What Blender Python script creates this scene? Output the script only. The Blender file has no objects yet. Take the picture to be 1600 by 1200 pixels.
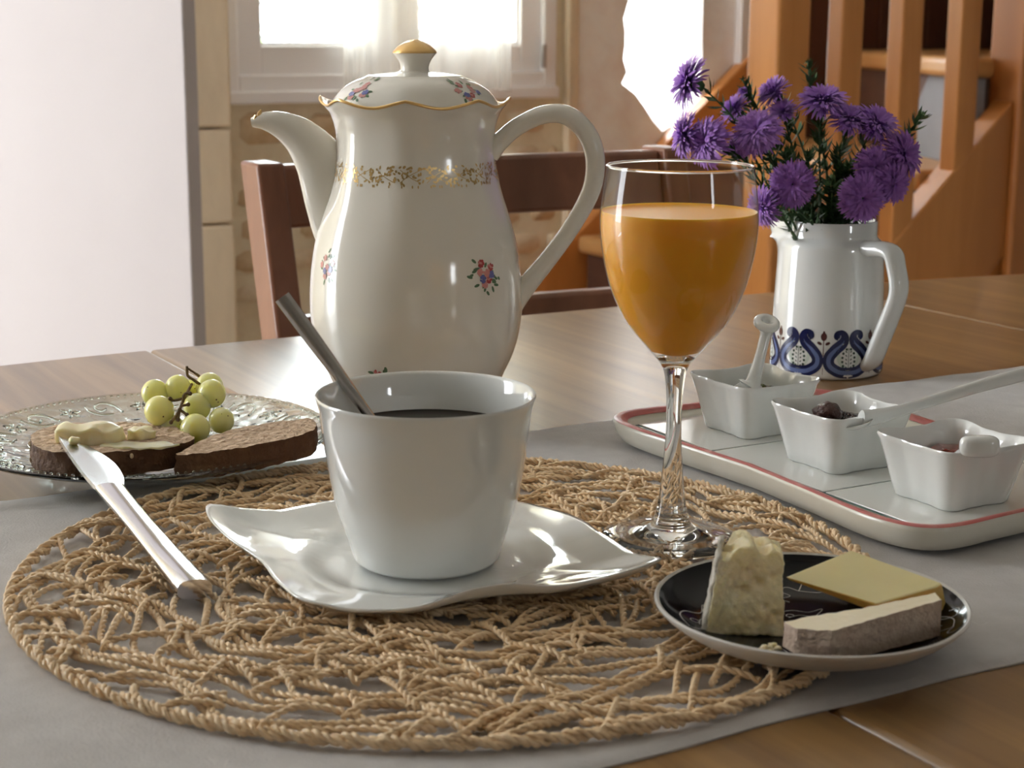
import bpy, bmesh, math, random
from mathutils import Vector, Matrix
import numpy as np
random.seed(7)
SC = bpy.context.scene
COL = SC.collection
PI = math.pi

# ------------------------------------------------------------------ camera
# working units: centimetres; origin under the lens at table-top height (table top z = 0, 75 cm above the floor)
TABLE_H = 75.0
FPX, PITCH, ROLL, CAM_H = 2650.0, math.radians(12.1), math.radians(0.3), 22.5
cam_data = bpy.data.cameras.new('camera')
cam = bpy.data.objects.new('camera', cam_data); COL.objects.link(cam)
cam_data.sensor_fit = 'HORIZONTAL'; cam_data.sensor_width = 36.0
cam_data.lens = FPX / 1600.0 * 36.0
cam_data.clip_start = 0.02; cam_data.clip_end = 100
cam_data.dof.use_dof = True; cam_data.dof.focus_distance = 0.82; cam_data.dof.aperture_fstop = 24.0
_ex = Vector((1, 0, 0)); _eu = Vector((0, math.sin(PITCH), math.cos(PITCH))); _eb = Vector((0, -math.cos(PITCH), math.sin(PITCH)))
_r = _ex * math.cos(ROLL) + _eu * math.sin(ROLL); _u = -_ex * math.sin(ROLL) + _eu * math.cos(ROLL)
cam.matrix_world = Matrix(((_r.x, _u.x, _eb.x, 0), (_r.y, _u.y, _eb.y, 0), (_r.z, _u.z, _eb.z, (CAM_H + TABLE_H) * .01), (0, 0, 0, 1)))
SC.camera = cam

# ------------------------------------------------------------------ sky, window portals, exposure
world = bpy.data.worlds.new('overcast_sky'); SC.world = world; world.use_nodes = True
_bg = world.node_tree.nodes['Background']
_bg.inputs[0].default_value = (0.93, 0.965, 1.0, 1); _bg.inputs[1].default_value = 9.0
SC.view_settings.view_transform = 'Standard'; SC.view_settings.look = 'None'
SC.view_settings.gamma = 1.0; SC.view_settings.use_curve_mapping = False
SC.view_settings.exposure = 0.72
SC.cycles.use_denoising = True
SC.cycles.max_bounces = 14; SC.cycles.diffuse_bounces = 6; SC.cycles.transmission_bounces = 12; SC.cycles.transparent_max_bounces = 24
SC.cycles.sample_clamp_indirect = 6.0
SC.cycles.caustics_refractive = True; SC.cycles.caustics_reflective = False
SC.cycles.blur_glossy = 0.5

PHI = math.radians(30)            # the room and the table are turned 30 degrees to the lens
CU, SU = math.cos(PHI), math.sin(PHI)
def uv(u, v, z=0.0): return (u * CU - v * SU, u * SU + v * CU, z)
def W(p): return Vector((p[0] * .01, p[1] * .01, (p[2] + TABLE_H) * .01))
def at_z(px, py, z):               # point seen at a photo pixel, lying at height z
    a, b = (px - 800) / FPX, -(py - 600) / FPX
    a, b = a * math.cos(ROLL) - b * math.sin(ROLL), a * math.sin(ROLL) + b * math.cos(ROLL)
    d = (a, math.cos(PITCH) + b * math.sin(PITCH), -math.sin(PITCH) + b * math.cos(PITCH))
    t = (z - CAM_H) / d[2]
    return (t * d[0], t * d[1], z)
def at_y(px, py, y):
    a, b = (px - 800) / FPX, -(py - 600) / FPX
    a, b = a * math.cos(ROLL) - b * math.sin(ROLL), a * math.sin(ROLL) + b * math.cos(ROLL)
    d = (a, math.cos(PITCH) + b * math.sin(PITCH), -math.sin(PITCH) + b * math.cos(PITCH))
    t = y / d[1]
    return (t * d[0], y, CAM_H + t * d[2])

def portal(name, center, normal, sx, sz):
    l = bpy.data.lights.new(name, 'AREA'); l.shape = 'RECTANGLE'; l.size = sx * .01; l.size_y = sz * .01
    l.cycles.is_portal = True
    o = bpy.data.objects.new(name, l); COL.objects.link(o)
    o.location = W(center)
    o.rotation_euler = Vector(normal).to_track_quat('-Z', 'Z').to_euler()
    return o
NB = (-Vector(uv(0, 1))).normalized()                                   # into the room from the back wall
portal('daylight_back_window', uv(162, 338, 70), NB, 84, 130)
portal('daylight_sunlit_patch_opening', uv(230, 345, 60), NB, 28, 128)  # this ragged opening stands in for sunlit plaster
portal('daylight_added_left_opening', uv(-148, 262, 53), Vector(uv(1, 0)), 124, 216)  # opening added out of view to light the room
portal('daylight_rear_window', uv(125, -258, 70), Vector(uv(0, 1)), 34, 54)

# ------------------------------------------------------------------ helpers
def lerp(a, b, t): return a + (b - a) * t
def cr(points, k=6, closed=False):
    """Catmull-Rom through n-dimensional points"""
    P = [np.array(p, float) for p in points]; n = len(P); out = []
    segs = n if closed else n - 1
    for i in range(segs):
        p0 = P[(i - 1) % n] if closed or i > 0 else 2 * P[0] - P[1]
        p1 = P[i]; p2 = P[(i + 1) % n]
        p3 = P[(i + 2) % n] if closed or i + 2 < n else 2 * P[-1] - P[-2]
        for j in range(k):
            t = j / k
            out.append(.5 * ((2 * p1) + (-p0 + p2) * t + (2 * p0 - 5 * p1 + 4 * p2 - p3) * t * t + (-p0 + 3 * p1 - 3 * p2 + p3) * t ** 3))
    if not closed: out.append(P[-1])
    return out

class MB:
    def __init__(s): s.v = []; s.f = []; s.m = []; s.mi = 0
    def face(s, *idx): s.f.append(tuple(idx)); s.m.append(s.mi)
    def add(s, verts, faces):
        o = len(s.v); s.v += [tuple(map(float, p)) for p in verts]
        for f in faces: s.f.append(tuple(i + o for i in f)); s.m.append(s.mi)
        return o
    def box(s, x0, x1, y0, y1, z0, z1):
        s.add([(x0,y0,z0),(x1,y0,z0),(x1,y1,z0),(x0,y1,z0),(x0,y0,z1),(x1,y0,z1),(x1,y1,z1),(x0,y1,z1)],
              [(0,3,2,1),(4,5,6,7),(0,1,5,4),(1,2,6,5),(2,3,7,6),(3,0,4,7)])
    def prism(s, poly, z0, z1):
        n = len(poly)
        s.add([(p[0], p[1], z0) for p in poly] + [(p[0], p[1], z1) for p in poly],
              [tuple(range(n - 1, -1, -1)), tuple(range(n, 2 * n))] + [(i, (i + 1) % n, n + (i + 1) % n, n + i) for i in range(n)])
    def prism_y(s, poly, y0, y1):     # poly in (x,z), extruded along y
        n = len(poly)
        s.add([(p[0], y0, p[1]) for p in poly] + [(p[0], y1, p[1]) for p in poly],
              [tuple(range(n)), tuple(range(2 * n - 1, n - 1, -1))] + [((i + 1) % n, i, n + i, n + (i + 1) % n) for i in range(n)])
    def lathe(s, prof, n=64, mod=None, a0=0.0, cx=0, cy=0):
        rings = []
        for r, z in prof:
            if r < 1e-6: rings.append([len(s.v)]); s.v.append((cx, cy, z)); continue
            ids = []
            for i in range(n):
                a = a0 + 2 * PI * i / n; rr, zz = (r, z) if mod is None else mod(a, r, z)
                ids.append(len(s.v)); s.v.append((cx + rr * math.cos(a), cy + rr * math.sin(a), zz))
            rings.append(ids)
        for A, B in zip(rings, rings[1:]):
            for i in range(n):
                j = (i + 1) % n
                if len(A) == 1 and len(B) == 1: continue
                if len(A) == 1: s.face(A[0], B[j], B[i])
                elif len(B) == 1: s.face(A[i], A[j], B[0])
                else: s.face(A[i], A[j], B[j], B[i])
    def tube(s, path, rad, n=10, flat=1.0, up=None, caps=True, closed=False, round_caps=False):
        """flat scales the second axis; rad scalar or list; up fixes the frame"""
        P = [np.array(p, float) for p in path]; m = len(P)
        if np.isscalar(rad): rad = [rad] * m
        if np.isscalar(flat): flat = [flat] * m
        rings = []; prev = None
        for i in range(m):
            if closed: t = P[(i + 1) % m] - P[i - 1]
            else: t = P[min(i + 1, m - 1)] - P[max(i - 1, 0)]
            t = t / (np.linalg.norm(t) + 1e-12)
            if up is not None: a = np.array(up, float)
            elif prev is None: a = np.array((0, 0, 1.0)) if abs(t[2]) < .9 else np.array((1.0, 0, 0))
            else: a = prev
            a = a - t * (a @ t); a /= (np.linalg.norm(a) + 1e-12); prev = a
            b = np.cross(t, a); ids = []
            for k in range(n):
                w = 2 * PI * k / n
                q = P[i] + rad[i] * (math.cos(w) * a + flat[i] * math.sin(w) * b)
                ids.append(len(s.v)); s.v.append(tuple(q))
            rings.append(ids)
        R = rings + ([rings[0]] if closed else [])
        for A, B in zip(R, R[1:]):
            for k in range(n):
                j = (k + 1) % n; s.face(A[k], A[j], B[j], B[k])
        if caps and not closed:
            s.f.append(tuple(reversed(rings[0]))); s.m.append(s.mi)
            s.f.append(tuple(rings[-1])); s.m.append(s.mi)
    def sphere(s, c, r, n=16, m=10, sc=(1, 1, 1)):
        prof = [(0, -r)] + [(r * math.cos(-PI / 2 + PI * k / m), r * math.sin(-PI / 2 + PI * k / m)) for k in range(1, m)] + [(0, r)]
        o = len(s.v); s.lathe(prof, n)
        for i in range(o, len(s.v)):
            p = s.v[i]; s.v[i] = (c[0] + p[0] * sc[0], c[1] + p[1] * sc[1], c[2] + p[2] * sc[2])
    def grid(s, nx, ny, fn, flip=False):
        o = len(s.v)
        for j in range(ny + 1):
            for i in range(nx + 1): s.v.append(tuple(map(float, fn(i / nx, j / ny))))
        for j in range(ny):
            for i in range(nx):
                a = o + j * (nx + 1) + i; q = (a, a + 1, a + nx + 2, a + nx + 1)
                s.f.append(q[::-1] if flip else q); s.m.append(s.mi)
    def build(s, name, mats, parent=None, loc=None, rot=None, smooth=35, bevel=0, seg=2, subsurf=0, fix=True):
        me = bpy.data.meshes.new(name)
        me.from_pydata([(p[0] * .01, p[1] * .01, p[2] * .01) for p in s.v], [], s.f)
        if not isinstance(mats, (list, tuple)): mats = [mats]
        for m in mats: me.materials.append(m)
        if len(mats) > 1: me.polygons.foreach_set('material_index', s.m)
        if fix:
            bm = bmesh.new(); bm.from_mesh(me); bmesh.ops.remove_doubles(bm, verts=bm.verts, dist=1e-6)
            bmesh.ops.recalc_face_normals(bm, faces=bm.faces); bm.to_mesh(me); bm.free()
        if smooth:
            me.polygons.foreach_set('use_smooth', [True] * len(me.polygons))
            if smooth < 180: me.set_sharp_from_angle(angle=math.radians(smooth))
        me.update()
        o = bpy.data.objects.new(name, me); COL.objects.link(o)
        if parent is not None:
            o.parent = parent
            if loc is not None: o.location = Vector(loc) * .01
        else:
            o.location = W(loc if loc is not None else (0, 0, 0))
        if rot is not None: o.rotation_euler = rot
        if bevel:
            b = o.modifiers.new('bevel', 'BEVEL'); b.width = bevel * .01; b.segments = seg; b.limit_method = 'ANGLE'; b.angle_limit = math.radians(40)
        if subsurf:
            q = o.modifiers.new('subsurf', 'SUBSURF'); q.levels = q.render_levels = subsurf
        return o

def tag(o, label=None, cat=None, group=None, kind=None):
    if label: o['label'] = label
    if cat: o['category'] = cat
    if group: o['group'] = group
    if kind: o['kind'] = kind
    return o
def thing(name, label, cat, loc, rotz=0.0, group=None, kind=None):
    o = bpy.data.objects.new(name, None); COL.objects.link(o)
    o.empty_display_size = .02
    o.location = W(loc); o.rotation_euler = (0, 0, rotz)
    return tag(o, label, cat, group, kind)
def copy_part(src, parent, name=None, loc=None, rot=None, scale=None):
    c = src.copy(); COL.objects.link(c); c.parent = parent
    if name: c.name = name
    if loc is not None: c.location = Vector(loc) * .01 if parent is not None else W(loc)
    if rot is not None: c.rotation_euler = rot
    if scale is not None: c.scale = scale
    return c

# ------------------------------------------------------------------ materials
def M(name, col, rough=.5, metal=0.0, var=None, bump=None, sss=0.0, sss_col=None, sss_r=.004, trans=0.0, ior=1.5, coat=0.0, sheen=0.0, spec=.5, coords='Object'):
    m = bpy.data.materials.new(name); m.use_nodes = True
    nt = m.node_tree; N = nt.nodes; L = nt.links; b = N['Principled BSDF']
    b.inputs['Base Color'].default_value = (*col, 1); b.inputs['Roughness'].default_value = rough; b.inputs['Metallic'].default_value = metal
    b.inputs['IOR'].default_value = ior; b.inputs['Transmission Weight'].default_value = trans
    b.inputs['Coat Weight'].default_value = coat; b.inputs['Coat Roughness'].default_value = .05
    b.inputs['Sheen Weight'].default_value = sheen; b.inputs['Specular IOR Level'].default_value = spec
    if sss:
        b.inputs['Subsurface Weight'].default_value = sss; b.inputs['Subsurface Radius'].default_value = sss_col or (1, .6, .3); b.inputs['Subsurface Scale'].default_value = sss_r
    tc = N.new('ShaderNodeTexCoord')
    if var:                              # (colour 2, scale, stretch, detail, low, high)
        c2, sc, st, det, lo, hi = var
        mp = N.new('ShaderNodeMapping'); mp.inputs['Scale'].default_value = st; L.new(tc.outputs[coords], mp.inputs[0])
        n = N.new('ShaderNodeTexNoise'); n.inputs['Scale'].default_value = sc; n.inputs['Detail'].default_value = det; n.inputs['Roughness'].default_value = .6
        L.new(mp.outputs[0], n.inputs['Vector'])
        r = N.new('ShaderNodeValToRGB'); r.color_ramp.elements[0].position = lo; r.color_ramp.elements[1].position = hi
        r.color_ramp.elements[0].color = (*col, 1); r.color_ramp.elements[1].color = (*c2, 1)
        L.new(n.outputs['Fac'], r.inputs[0]); L.new(r.outputs[0], b.inputs['Base Color'])
    if bump:                             # (scale, strength, distance m, stretch)
        sc, stg, dist = bump[:3]
        mp = N.new('ShaderNodeMapping'); mp.inputs['Scale'].default_value = bump[3] if len(bump) > 3 else (1, 1, 1); L.new(tc.outputs[coords], mp.inputs[0])
        n = N.new('ShaderNodeTexNoise'); n.inputs['Scale'].default_value = sc; n.inputs['Detail'].default_value = 4; L.new(mp.outputs[0], n.inputs['Vector'])
        bp = N.new('ShaderNodeBump'); bp.inputs['Strength'].default_value = stg; bp.inputs['Distance'].default_value = dist
        L.new(n.outputs['Fac'], bp.inputs['Height']); L.new(bp.outputs[0], b.inputs['Normal'])
    return m

def wood(name, c1, c2, dark, along=(30, 1.6, 30), rough=.4, coat=.0, knots=True, coords='Object'):
    m = M(name, c1, rough, coat=coat)
    nt = m.node_tree; N = nt.nodes; L = nt.links; b = N['Principled BSDF']
    tc = N.new('ShaderNodeTexCoord'); mp = N.new('ShaderNodeMapping'); mp.inputs['Scale'].default_value = along
    L.new(tc.outputs[coords], mp.inputs[0])
    n1 = N.new('ShaderNodeTexNoise'); n1.inputs['Scale'].default_value = 1.0; n1.inputs['Detail'].default_value = 6; n1.inputs['Roughness'].default_value = .62; n1.inputs['Distortion'].default_value = .6
    L.new(mp.outputs[0], n1.inputs['Vector'])
    r = N.new('ShaderNodeValToRGB'); r.color_ramp.elements[0].position = .32; r.color_ramp.elements[1].position = .68
    r.color_ramp.elements[0].color = (*c2, 1); r.color_ramp.elements[1].color = (*c1, 1)
    L.new(n1.outputs['Fac'], r.inputs[0])
    out = r.outputs[0]
    if knots:
        mp2 = N.new('ShaderNodeMapping'); mp2.inputs['Scale'].default_value = tuple(a * .22 for a in along); L.new(tc.outputs[coords], mp2.inputs[0])
        n2 = N.new('ShaderNodeTexNoise'); n2.inputs['Scale'].default_value = 1.0; n2.inputs['Detail'].default_value = 3
        L.new(mp2.outputs[0], n2.inputs['Vector'])
        r2 = N.new('ShaderNodeValToRGB'); r2.color_ramp.elements[0].position = .58; r2.color_ramp.elements[1].position = .78
        L.new(n2.outputs['Fac'], r2.inputs[0])
        mx = N.new('ShaderNodeMix'); mx.data_type = 'RGBA'; L.new(r2.outputs[0], mx.inputs['Factor']); L.new(out, mx.inputs['A']); mx.inputs['B'].default_value = (*dark, 1)
        out = mx.outputs['Result']
    L.new(out, b.inputs['Base Color'])
    bp = N.new('ShaderNodeBump'); bp.inputs['Strength'].default_value = .12; bp.inputs['Distance'].default_value = .0006
    L.new(n1.outputs['Fac'], bp.inputs['Height']); L.new(bp.outputs[0], b.inputs['Normal'])
    return m

def pane_mat(name, tint=(.97, 1, .99), gloss=.07):
    m = bpy.data.materials.new(name); m.use_nodes = True; nt = m.node_tree; N = nt.nodes; L = nt.links
    N.remove(N['Principled BSDF']); out = N['Material Output']
    t = N.new('ShaderNodeBsdfTransparent'); t.inputs[0].default_value = (*tint, 1)
    g = N.new('ShaderNodeBsdfGlossy'); g.inputs['Roughness'].default_value = .03
    mx = N.new('ShaderNodeMixShader'); mx.inputs[0].default_value = gloss
    L.new(t.outputs[0], mx.inputs[1]); L.new(g.outputs[0], mx.inputs[2]); L.new(mx.outputs[0], out.inputs[0])
    return m
def sheer_mat(name, col, transp):
    m = bpy.data.materials.new(name); m.use_nodes = True; nt = m.node_tree; N = nt.nodes; L = nt.links
    N.remove(N['Principled BSDF']); out = N['Material Output']
    d = N.new('ShaderNodeBsdfDiffuse'); d.inputs[0].default_value = (*col, 1)
    tl = N.new('ShaderNodeBsdfTranslucent'); tl.inputs[0].default_value = (*col, 1)
    t = N.new('ShaderNodeBsdfTransparent')
    m1 = N.new('ShaderNodeMixShader'); m1.inputs[0].default_value = .5; L.new(d.outputs[0], m1.inputs[1]); L.new(tl.outputs[0], m1.inputs[2])
    m2 = N.new('ShaderNodeMixShader'); m2.inputs[0].default_value = transp; L.new(m1.outputs[0], m2.inputs[1]); L.new(t.outputs[0], m2.inputs[2])
    L.new(m2.outputs[0], out.inputs[0])
    return m

porcelain = M('white_porcelain', (.80, .82, .81), .10, coat=1.0)
porcelain.node_tree.nodes['Principled BSDF'].inputs['Coat Roughness'].default_value = .02
porcelain_pot = M('cream_porcelain', (.80, .765, .69), .12, coat=.5)
gold = M('worn_gilding', (.78, .52, .22), .28, metal=1.0)

# ================================================================== THE ROOM (room frame: x = u along the back wall, y = v towards it)
RZ = (0, 0, PHI)
plaster_white = M('white_plaster', (.51, .465, .46), .7, var=((.49, .445, .44), 6, (1, 1, 1), 3, .3, .7))
plaster_warm = M('pale_room_wall', (.54, .53, .51), .9, var=((.48, .47, .45), 5, (1, 1, 1), 4, .3, .7))
plaster_rough = M('old_lime_plaster', (.92, .92, .91), .9, var=((.82, .74, .72), 7, (1, 1, 1), 5, .45, .72), bump=(18, .6, .008))
mortar = M('pale_mortar', (.80, .73, .57), .95, var=((.68, .58, .41), 12, (1, 1, 1), 6, .35, .7), bump=(40, .7, .006))
stone_a = M('ochre_rubble_stone', (.68, .54, .36), .9, var=((.52, .35, .19), 25, (1, 1, 1), 5, .35, .7), bump=(60, .7, .004))
stone_b = M('cream_rubble_stone', (.78, .66, .49), .9, var=((.60, .44, .28), 22, (1, 1, 1), 5, .4, .75), bump=(60, .7, .004))
stone_c = M('dressed_limestone', (.82, .69, .51), .85, var=((.70, .58, .42), 14, (1, 1, .3), 5, .35, .7), bump=(70, .4, .002))
ceil_mat = M('ceiling_paint', (.88, .87, .85), .9)
floor_mat = M('pale_stone_floor', (.66, .61, .54), .6, var=((.56, .51, .44), 8, (1, 1, 1), 3, .3, .7))
outside_mat = M('pale_gravel', (.55, .54, .50), .9, var=((.44, .46, .36), 3, (1, 1, 1), 4, .4, .7))
frame_white = M('white_window_paint', (.90, .88, .89), .35)
pane = pane_mat('window_glass')
sheer = sheer_mat('sheer_white_curtain', (.94, .92, .88), .52)
stair_wood = wood('orange_pine', (.64, .275, .08), (.51, .195, .047), (.36, .12, .025), (14, 14, 1.4), .38)
stair_wood_h = wood('orange_pine_tread', (.62, .34, .13), (.52, .26, .09), (.36, .14, .04), (14, 1.4, 14), .34)
stair_dark = wood('shadow_brown_wood', (.13, .055, .03), (.09, .035, .02), (.05, .02, .01), (14, 1.4, 14), .6)  # the stair's shadow is put into this dark wood colour
chair_wood = wood('reddish_chair_wood', (.26, .11, .06), (.18, .07, .04), (.1, .04, .02), (30, 30, 3), .33)
grey_wall = M('grey_blue_plaster', (.30, .31, .345), .8, var=((.26, .27, .30), 8, (1, 1, 1), 3, .3, .7))

def slab(name, mat, boxes, kind='structure', parent=None, bevel=0, smooth=0):
    b = MB()
    for x in boxes: b.box(*x)
    o = b.build(name, mat, parent, None if parent else (0, 0, 0), None if parent else RZ, smooth=smooth, bevel=bevel)
    if parent is None: tag(o, kind=kind)
    return o

CEIL = 165
f = slab('floor', floor_mat, [(-150, 440, -260, 331, -TABLE_H - 10, -TABLE_H)]); tag(f, 'pale stone floor of the dining room', 'floor')
tag(slab('ceiling', ceil_mat, [(-190, 480, -300, 372, CEIL, CEIL + 12)]), 'plain pale ceiling of the room', 'ceiling')
tag(slab('wall_rear', plaster_warm, [(-190, 109, -300, -260, -TABLE_H, CEIL), (141, 480, -300, -260, -TABLE_H, CEIL), (109, 141, -300, -260, -TABLE_H, 44), (109, 141, -300, -260, 96, CEIL)]), 'white wall behind the viewer with a window opening', 'wall')
tag(slab('wall_west', plaster_warm, [(-190, -150, -260, 201, -TABLE_H, CEIL), (-190, -150, 323, 372, -TABLE_H, CEIL), (-190, -150, 201, 323, -TABLE_H, -55), (-190, -150, 201, 323, 160, CEIL)]), 'white side wall with a tall opening added to let in light', 'wall')  # unseen opening added so sky light reaches the door leaf
tag(slab('wall_east', plaster_warm, [(440, 480, -260, 372, -TABLE_H, CEIL)]), 'plain side wall beyond the stairs', 'wall')
door = thing('door_1', 'plain white door leaf standing open behind the bread plate', 'door', uv(83.6, 240, -TABLE_H), PHI + math.radians(135), kind='structure')
b = MB(); b.box(0, 84, -4.2, 0, 1, 206); b.build('leaf', plaster_white, door, (0, 0, 0), smooth=30, bevel=.25)
b = MB(); b.tube([(76, 0, 104), (76, 4, 104)], 1.0, 12); b.tube([(77, 4.4, 104), (66, 4.4, 104)], .9, 12); b.build('handle', M('door_handle_metal', (.6, .6, .58), .3, metal=1), door, (0, 0, 0))

# back wall: rubble masonry under and beside the window, rough plaster and a ragged opening added as a sunlit patch towards the stairs
VB, VD = 330.0, 372.0
WU0, WU1, WZ0, WZ1 = 122.5, 201.0, 5.8, 135.0
b = MB()
b.box(-190, WU0, VB, VD, -TABLE_H, CEIL); b.box(WU0, WU1, VB, VD, -TABLE_H, WZ0); b.box(WU0, WU1, VB, VD, WZ1, CEIL); b.box(WU1, 204, VB, VD, -TABLE_H, CEIL)
wall_back = tag(b.build('wall_back', mortar, None, (0, 0, 0), RZ, smooth=0), 'ochre rubble stone wall under the window', 'wall', kind='structure')
# plaster with a ragged opening added in place of a sunlit patch
b = MB(); rng = random.Random(3)
zs = [-TABLE_H, -40, -20, -10, -2.7, 0, 3, 6, 8.5, 11, 14, 17, 20, 23, 27, 34, 45, 60, 80, 100, 118, 128, 135, CEIL]
def oul(z):
    if z <= -2.7 or z > 120: return 230.0
    if z < 8.5: return lerp(230.0, 220.0, (z + 2.7) / 11.2) + rng.uniform(-.5, .5)
    if z > 100: return lerp(219.5, 228, (z - 100) / 20)
    return 219.3 + rng.uniform(-.9, .9)
def our(z):
    if z <= -2.7 or z > 120: return 230.0
    return 240.6 + rng.uniform(-.25, .25) if z > 2 else lerp(230.0, 240.6, (z + 2.7) / 4.7)
rows = [(z, oul(z), our(z)) for z in zs]
def quad(p, q, r, s_): b.add([p, q, r, s_], [(0, 1, 2, 3)])
for (z0, l0, r0), (z1, l1, r1) in zip(rows, rows[1:]):
    for y, fl in ((VB - 1.2, 0), (VD, 1)):
        A = [(204, y, z0), (l0, y, z0), (l1, y, z1), (204, y, z1)]; B = [(r0, y, z0), (480, y, z0), (480, y, z1), (r1, y, z1)]
        for Q in (A, B): quad(*(Q if not fl else Q[::-1]))
    if r0 - l0 > .1 or r1 - l1 > .1:
        quad((l0, VB - 1.2, z0), (l0 + 1.5, VD, z0), (l1 + 1.5, VD, z1), (l1, VB - 1.2, z1))
        quad((r0 + 1.5, VD, z0), (r0, VB - 1.2, z0), (r1, VB - 1.2, z1), (r1 + 1.5, VD, z1))
quad((204, VD, -TABLE_H), (204, VB - 1.2, -TABLE_H), (204, VB - 1.2, CEIL), (204, VD, CEIL))
pl = tag(b.build('wall_right', plaster_rough, None, (0, 0, 0), RZ, smooth=0), 'rough pinkish plaster wall with a ragged opening added for its sunlit patch', 'wall', kind='structure')
b = MB(); b.box(250, 257, VB - 4, VB - 1.2, -5, CEIL); b.build('pale_wall_strip', frame_white, pl, (0, 0, 0), bevel=.3)  # white strip added for a lighter band of the wall
b = MB(); b.box(203.2, 206.0, VB - 2.6, VB, -TABLE_H, CEIL); b.build('corner_bead', stone_c, pl, (0, 0, 0), bevel=.5)

# rubble stones
def stone_mesh(name, mat, w, h, d, seed):
    r = random.Random(seed); b = MB()
    n = 8; 
    out = [(math.copysign(abs(math.cos(a)) ** .55, math.cos(a)) * w / 2 * r.uniform(.86, 1.04), math.copysign(abs(math.sin(a)) ** .55, math.sin(a)) * h / 2 * r.uniform(.84, 1.04)) for a in [2 * PI * (k + .5) / n for k in range(n)]]
    V = [(x, 0, z) for x, z in out] + [(x * .86, -d * r.uniform(.7, 1), z * .82) for x, z in out] + [(r.uniform(-.1, .1) * w, -d * r.uniform(1.05, 1.35), r.uniform(-.1, .1) * h)]
    F = [(i, (i + 1) % n, n + (i + 1) % n, n + i) for i in range(n)] + [(n + i, n + (i + 1) % n, 2 * n) for i in range(n)]
    b.add(V, F)
    return b
rng = random.Random(11); z = -62.0; k = 0
while z < WZ0 - 3.5:
    h = rng.uniform(6.0, 9.0); 
    if z + h > WZ0 - .5: h = WZ0 - .5 - z
    x = WU0 + .5 + rng.uniform(0, 3)
    while x < 202:
        w = rng.uniform(7, 17); w = min(w, 203 - x)
        if w > 3.5 and rng.random() < .9:
            mat = rng.choice([stone_a, stone_a, stone_b])
            o = stone_mesh('stone', mat, w - rng.uniform(1.2, 2.6), h - rng.uniform(1.4, 3.0), rng.uniform(.6, 1.5), 100 + k).build('stone', mat, wall_back, (x + w / 2, VB, z + h / 2), smooth=180)
        x += w; k += 1
    z += h
# dressed stone jamb left of the window
zz = [-TABLE_H, -52, -18, 1.2, 33, 62, 96, 130, CEIL]
for z0, z1 in zip(zz, zz[1:]):
    b = MB(); b.box(112.0 + rng.uniform(-.2, .2), WU0 - .1 + rng.uniform(-.15, .05), VB - 5.5 + rng.uniform(-.15, .15), VB, z0 + .25, z1 - .25)
    b.build('jamb_block', stone_c, wall_back, (0, 0, 0), smooth=0, bevel=.5)

# window_1: white casement with two sashes, iron scroll grille outside, sheer curtain
win = thing('window_1', 'white casement window above the stone wall', 'window', uv(WU0, VB, WZ0), PHI, kind='structure')
WW, WH = WU1 - WU0, WZ1 - WZ0
def wpart(name, boxes, mat=frame_white, bevel=.35, parent=win):
    b = MB()
    for x in boxes: b.box(*x)
    return b.build(name, mat, parent, (0, 0, 0), smooth=30, bevel=bevel)
wpart('outer_frame', [(0, 3.4, -1.2, 6, 0, WH), (WW - 3.4, WW, -1.2, 6, 0, WH), (3.4, WW - 3.4, -1.2, 6, 0, 5.6), (3.4, WW - 3.4, -1.2, 6, WH - 5, WH)])
wpart('sill_board', [(0, WW, -2.6, 0, -.2, 2.4)])
half = WW / 2
for s0, s1 in ((3.2, half - .02), (half + .02, WW - 3.2)):
    sash = wpart('sash', [(s0, s0 + 5.8, .2, 5, 5.2, WH - 4.8), (s1 - 5.4, s1, .2, 5, 5.2, WH - 4.8), (s0 + 5.4, s1 - 5.4, .2, 5, 5.2, 11.4), (s0 + 5.4, s1 - 5.4, .2, 5, WH - 11, WH - 4.8)])
    b = MB(); b.box(s0 + 5, s1 - 5, 2.4, 2.9, 11, WH - 10.6); b.build('pane', pane, sash, (0, 0, 0), smooth=0)
    bead = MB(); bead.box(s0 + 5.4, s1 - 5.4, 1.2, 2.3, 11.4, 12.1); bead.box(s0 + 5.4, s0 + 6.1, 1.2, 2.3, 12.1, WH - 11); bead.box(s1 - 6.1, s1 - 5.4, 1.2, 2.3, 12.1, WH - 11)
    bead.build('glazing_bead', frame_white, sash, (0, 0, 0), smooth=0)
hinge_m = M('hinge_metal', (.5, .5, .5), .35, metal=1)
for zc in (6.5, 100):
    b = MB(); b.box(WW - 4.1, WW - 3.1, -1.9, -1.1, zc, zc + 5); b.build('hinge', hinge_m, win, (0, 0, 0), bevel=.2)
# sheer curtain
cur = MB(); cr_ = random.Random(5)
cu0, cu1 = 25.5, 64.0
def cfn(i, j):
    x = lerp(cu0, cu1, i); z = lerp(1.8, WH - 2, j)
    fold = math.sin(i * 43) * .7 + math.sin(i * 17 + 1.0) * 1.1
    g = math.exp(-((i - .10) / .035) ** 2) + math.exp(-((i - .93) / .03) ** 2)
    squeeze = (x - lerp(cu0, cu1, .1)) * 0
    return (x + math.sin(j * 3 + i * 9) * .5 - (1 - j) * .0, -4.2 + fold * (.4 + .6 * (1 - j)) + g * 1.6 * math.sin(i * 260), z + .3 * math.sin(i * 23))
cur.grid(220, 24, cfn)
tag(cur.build('sheer_curtain', sheer, None, uv(WU0, VB, WZ0), RZ, smooth=180), 'sheer white curtain hanging in the middle of the window', 'curtain')
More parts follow.
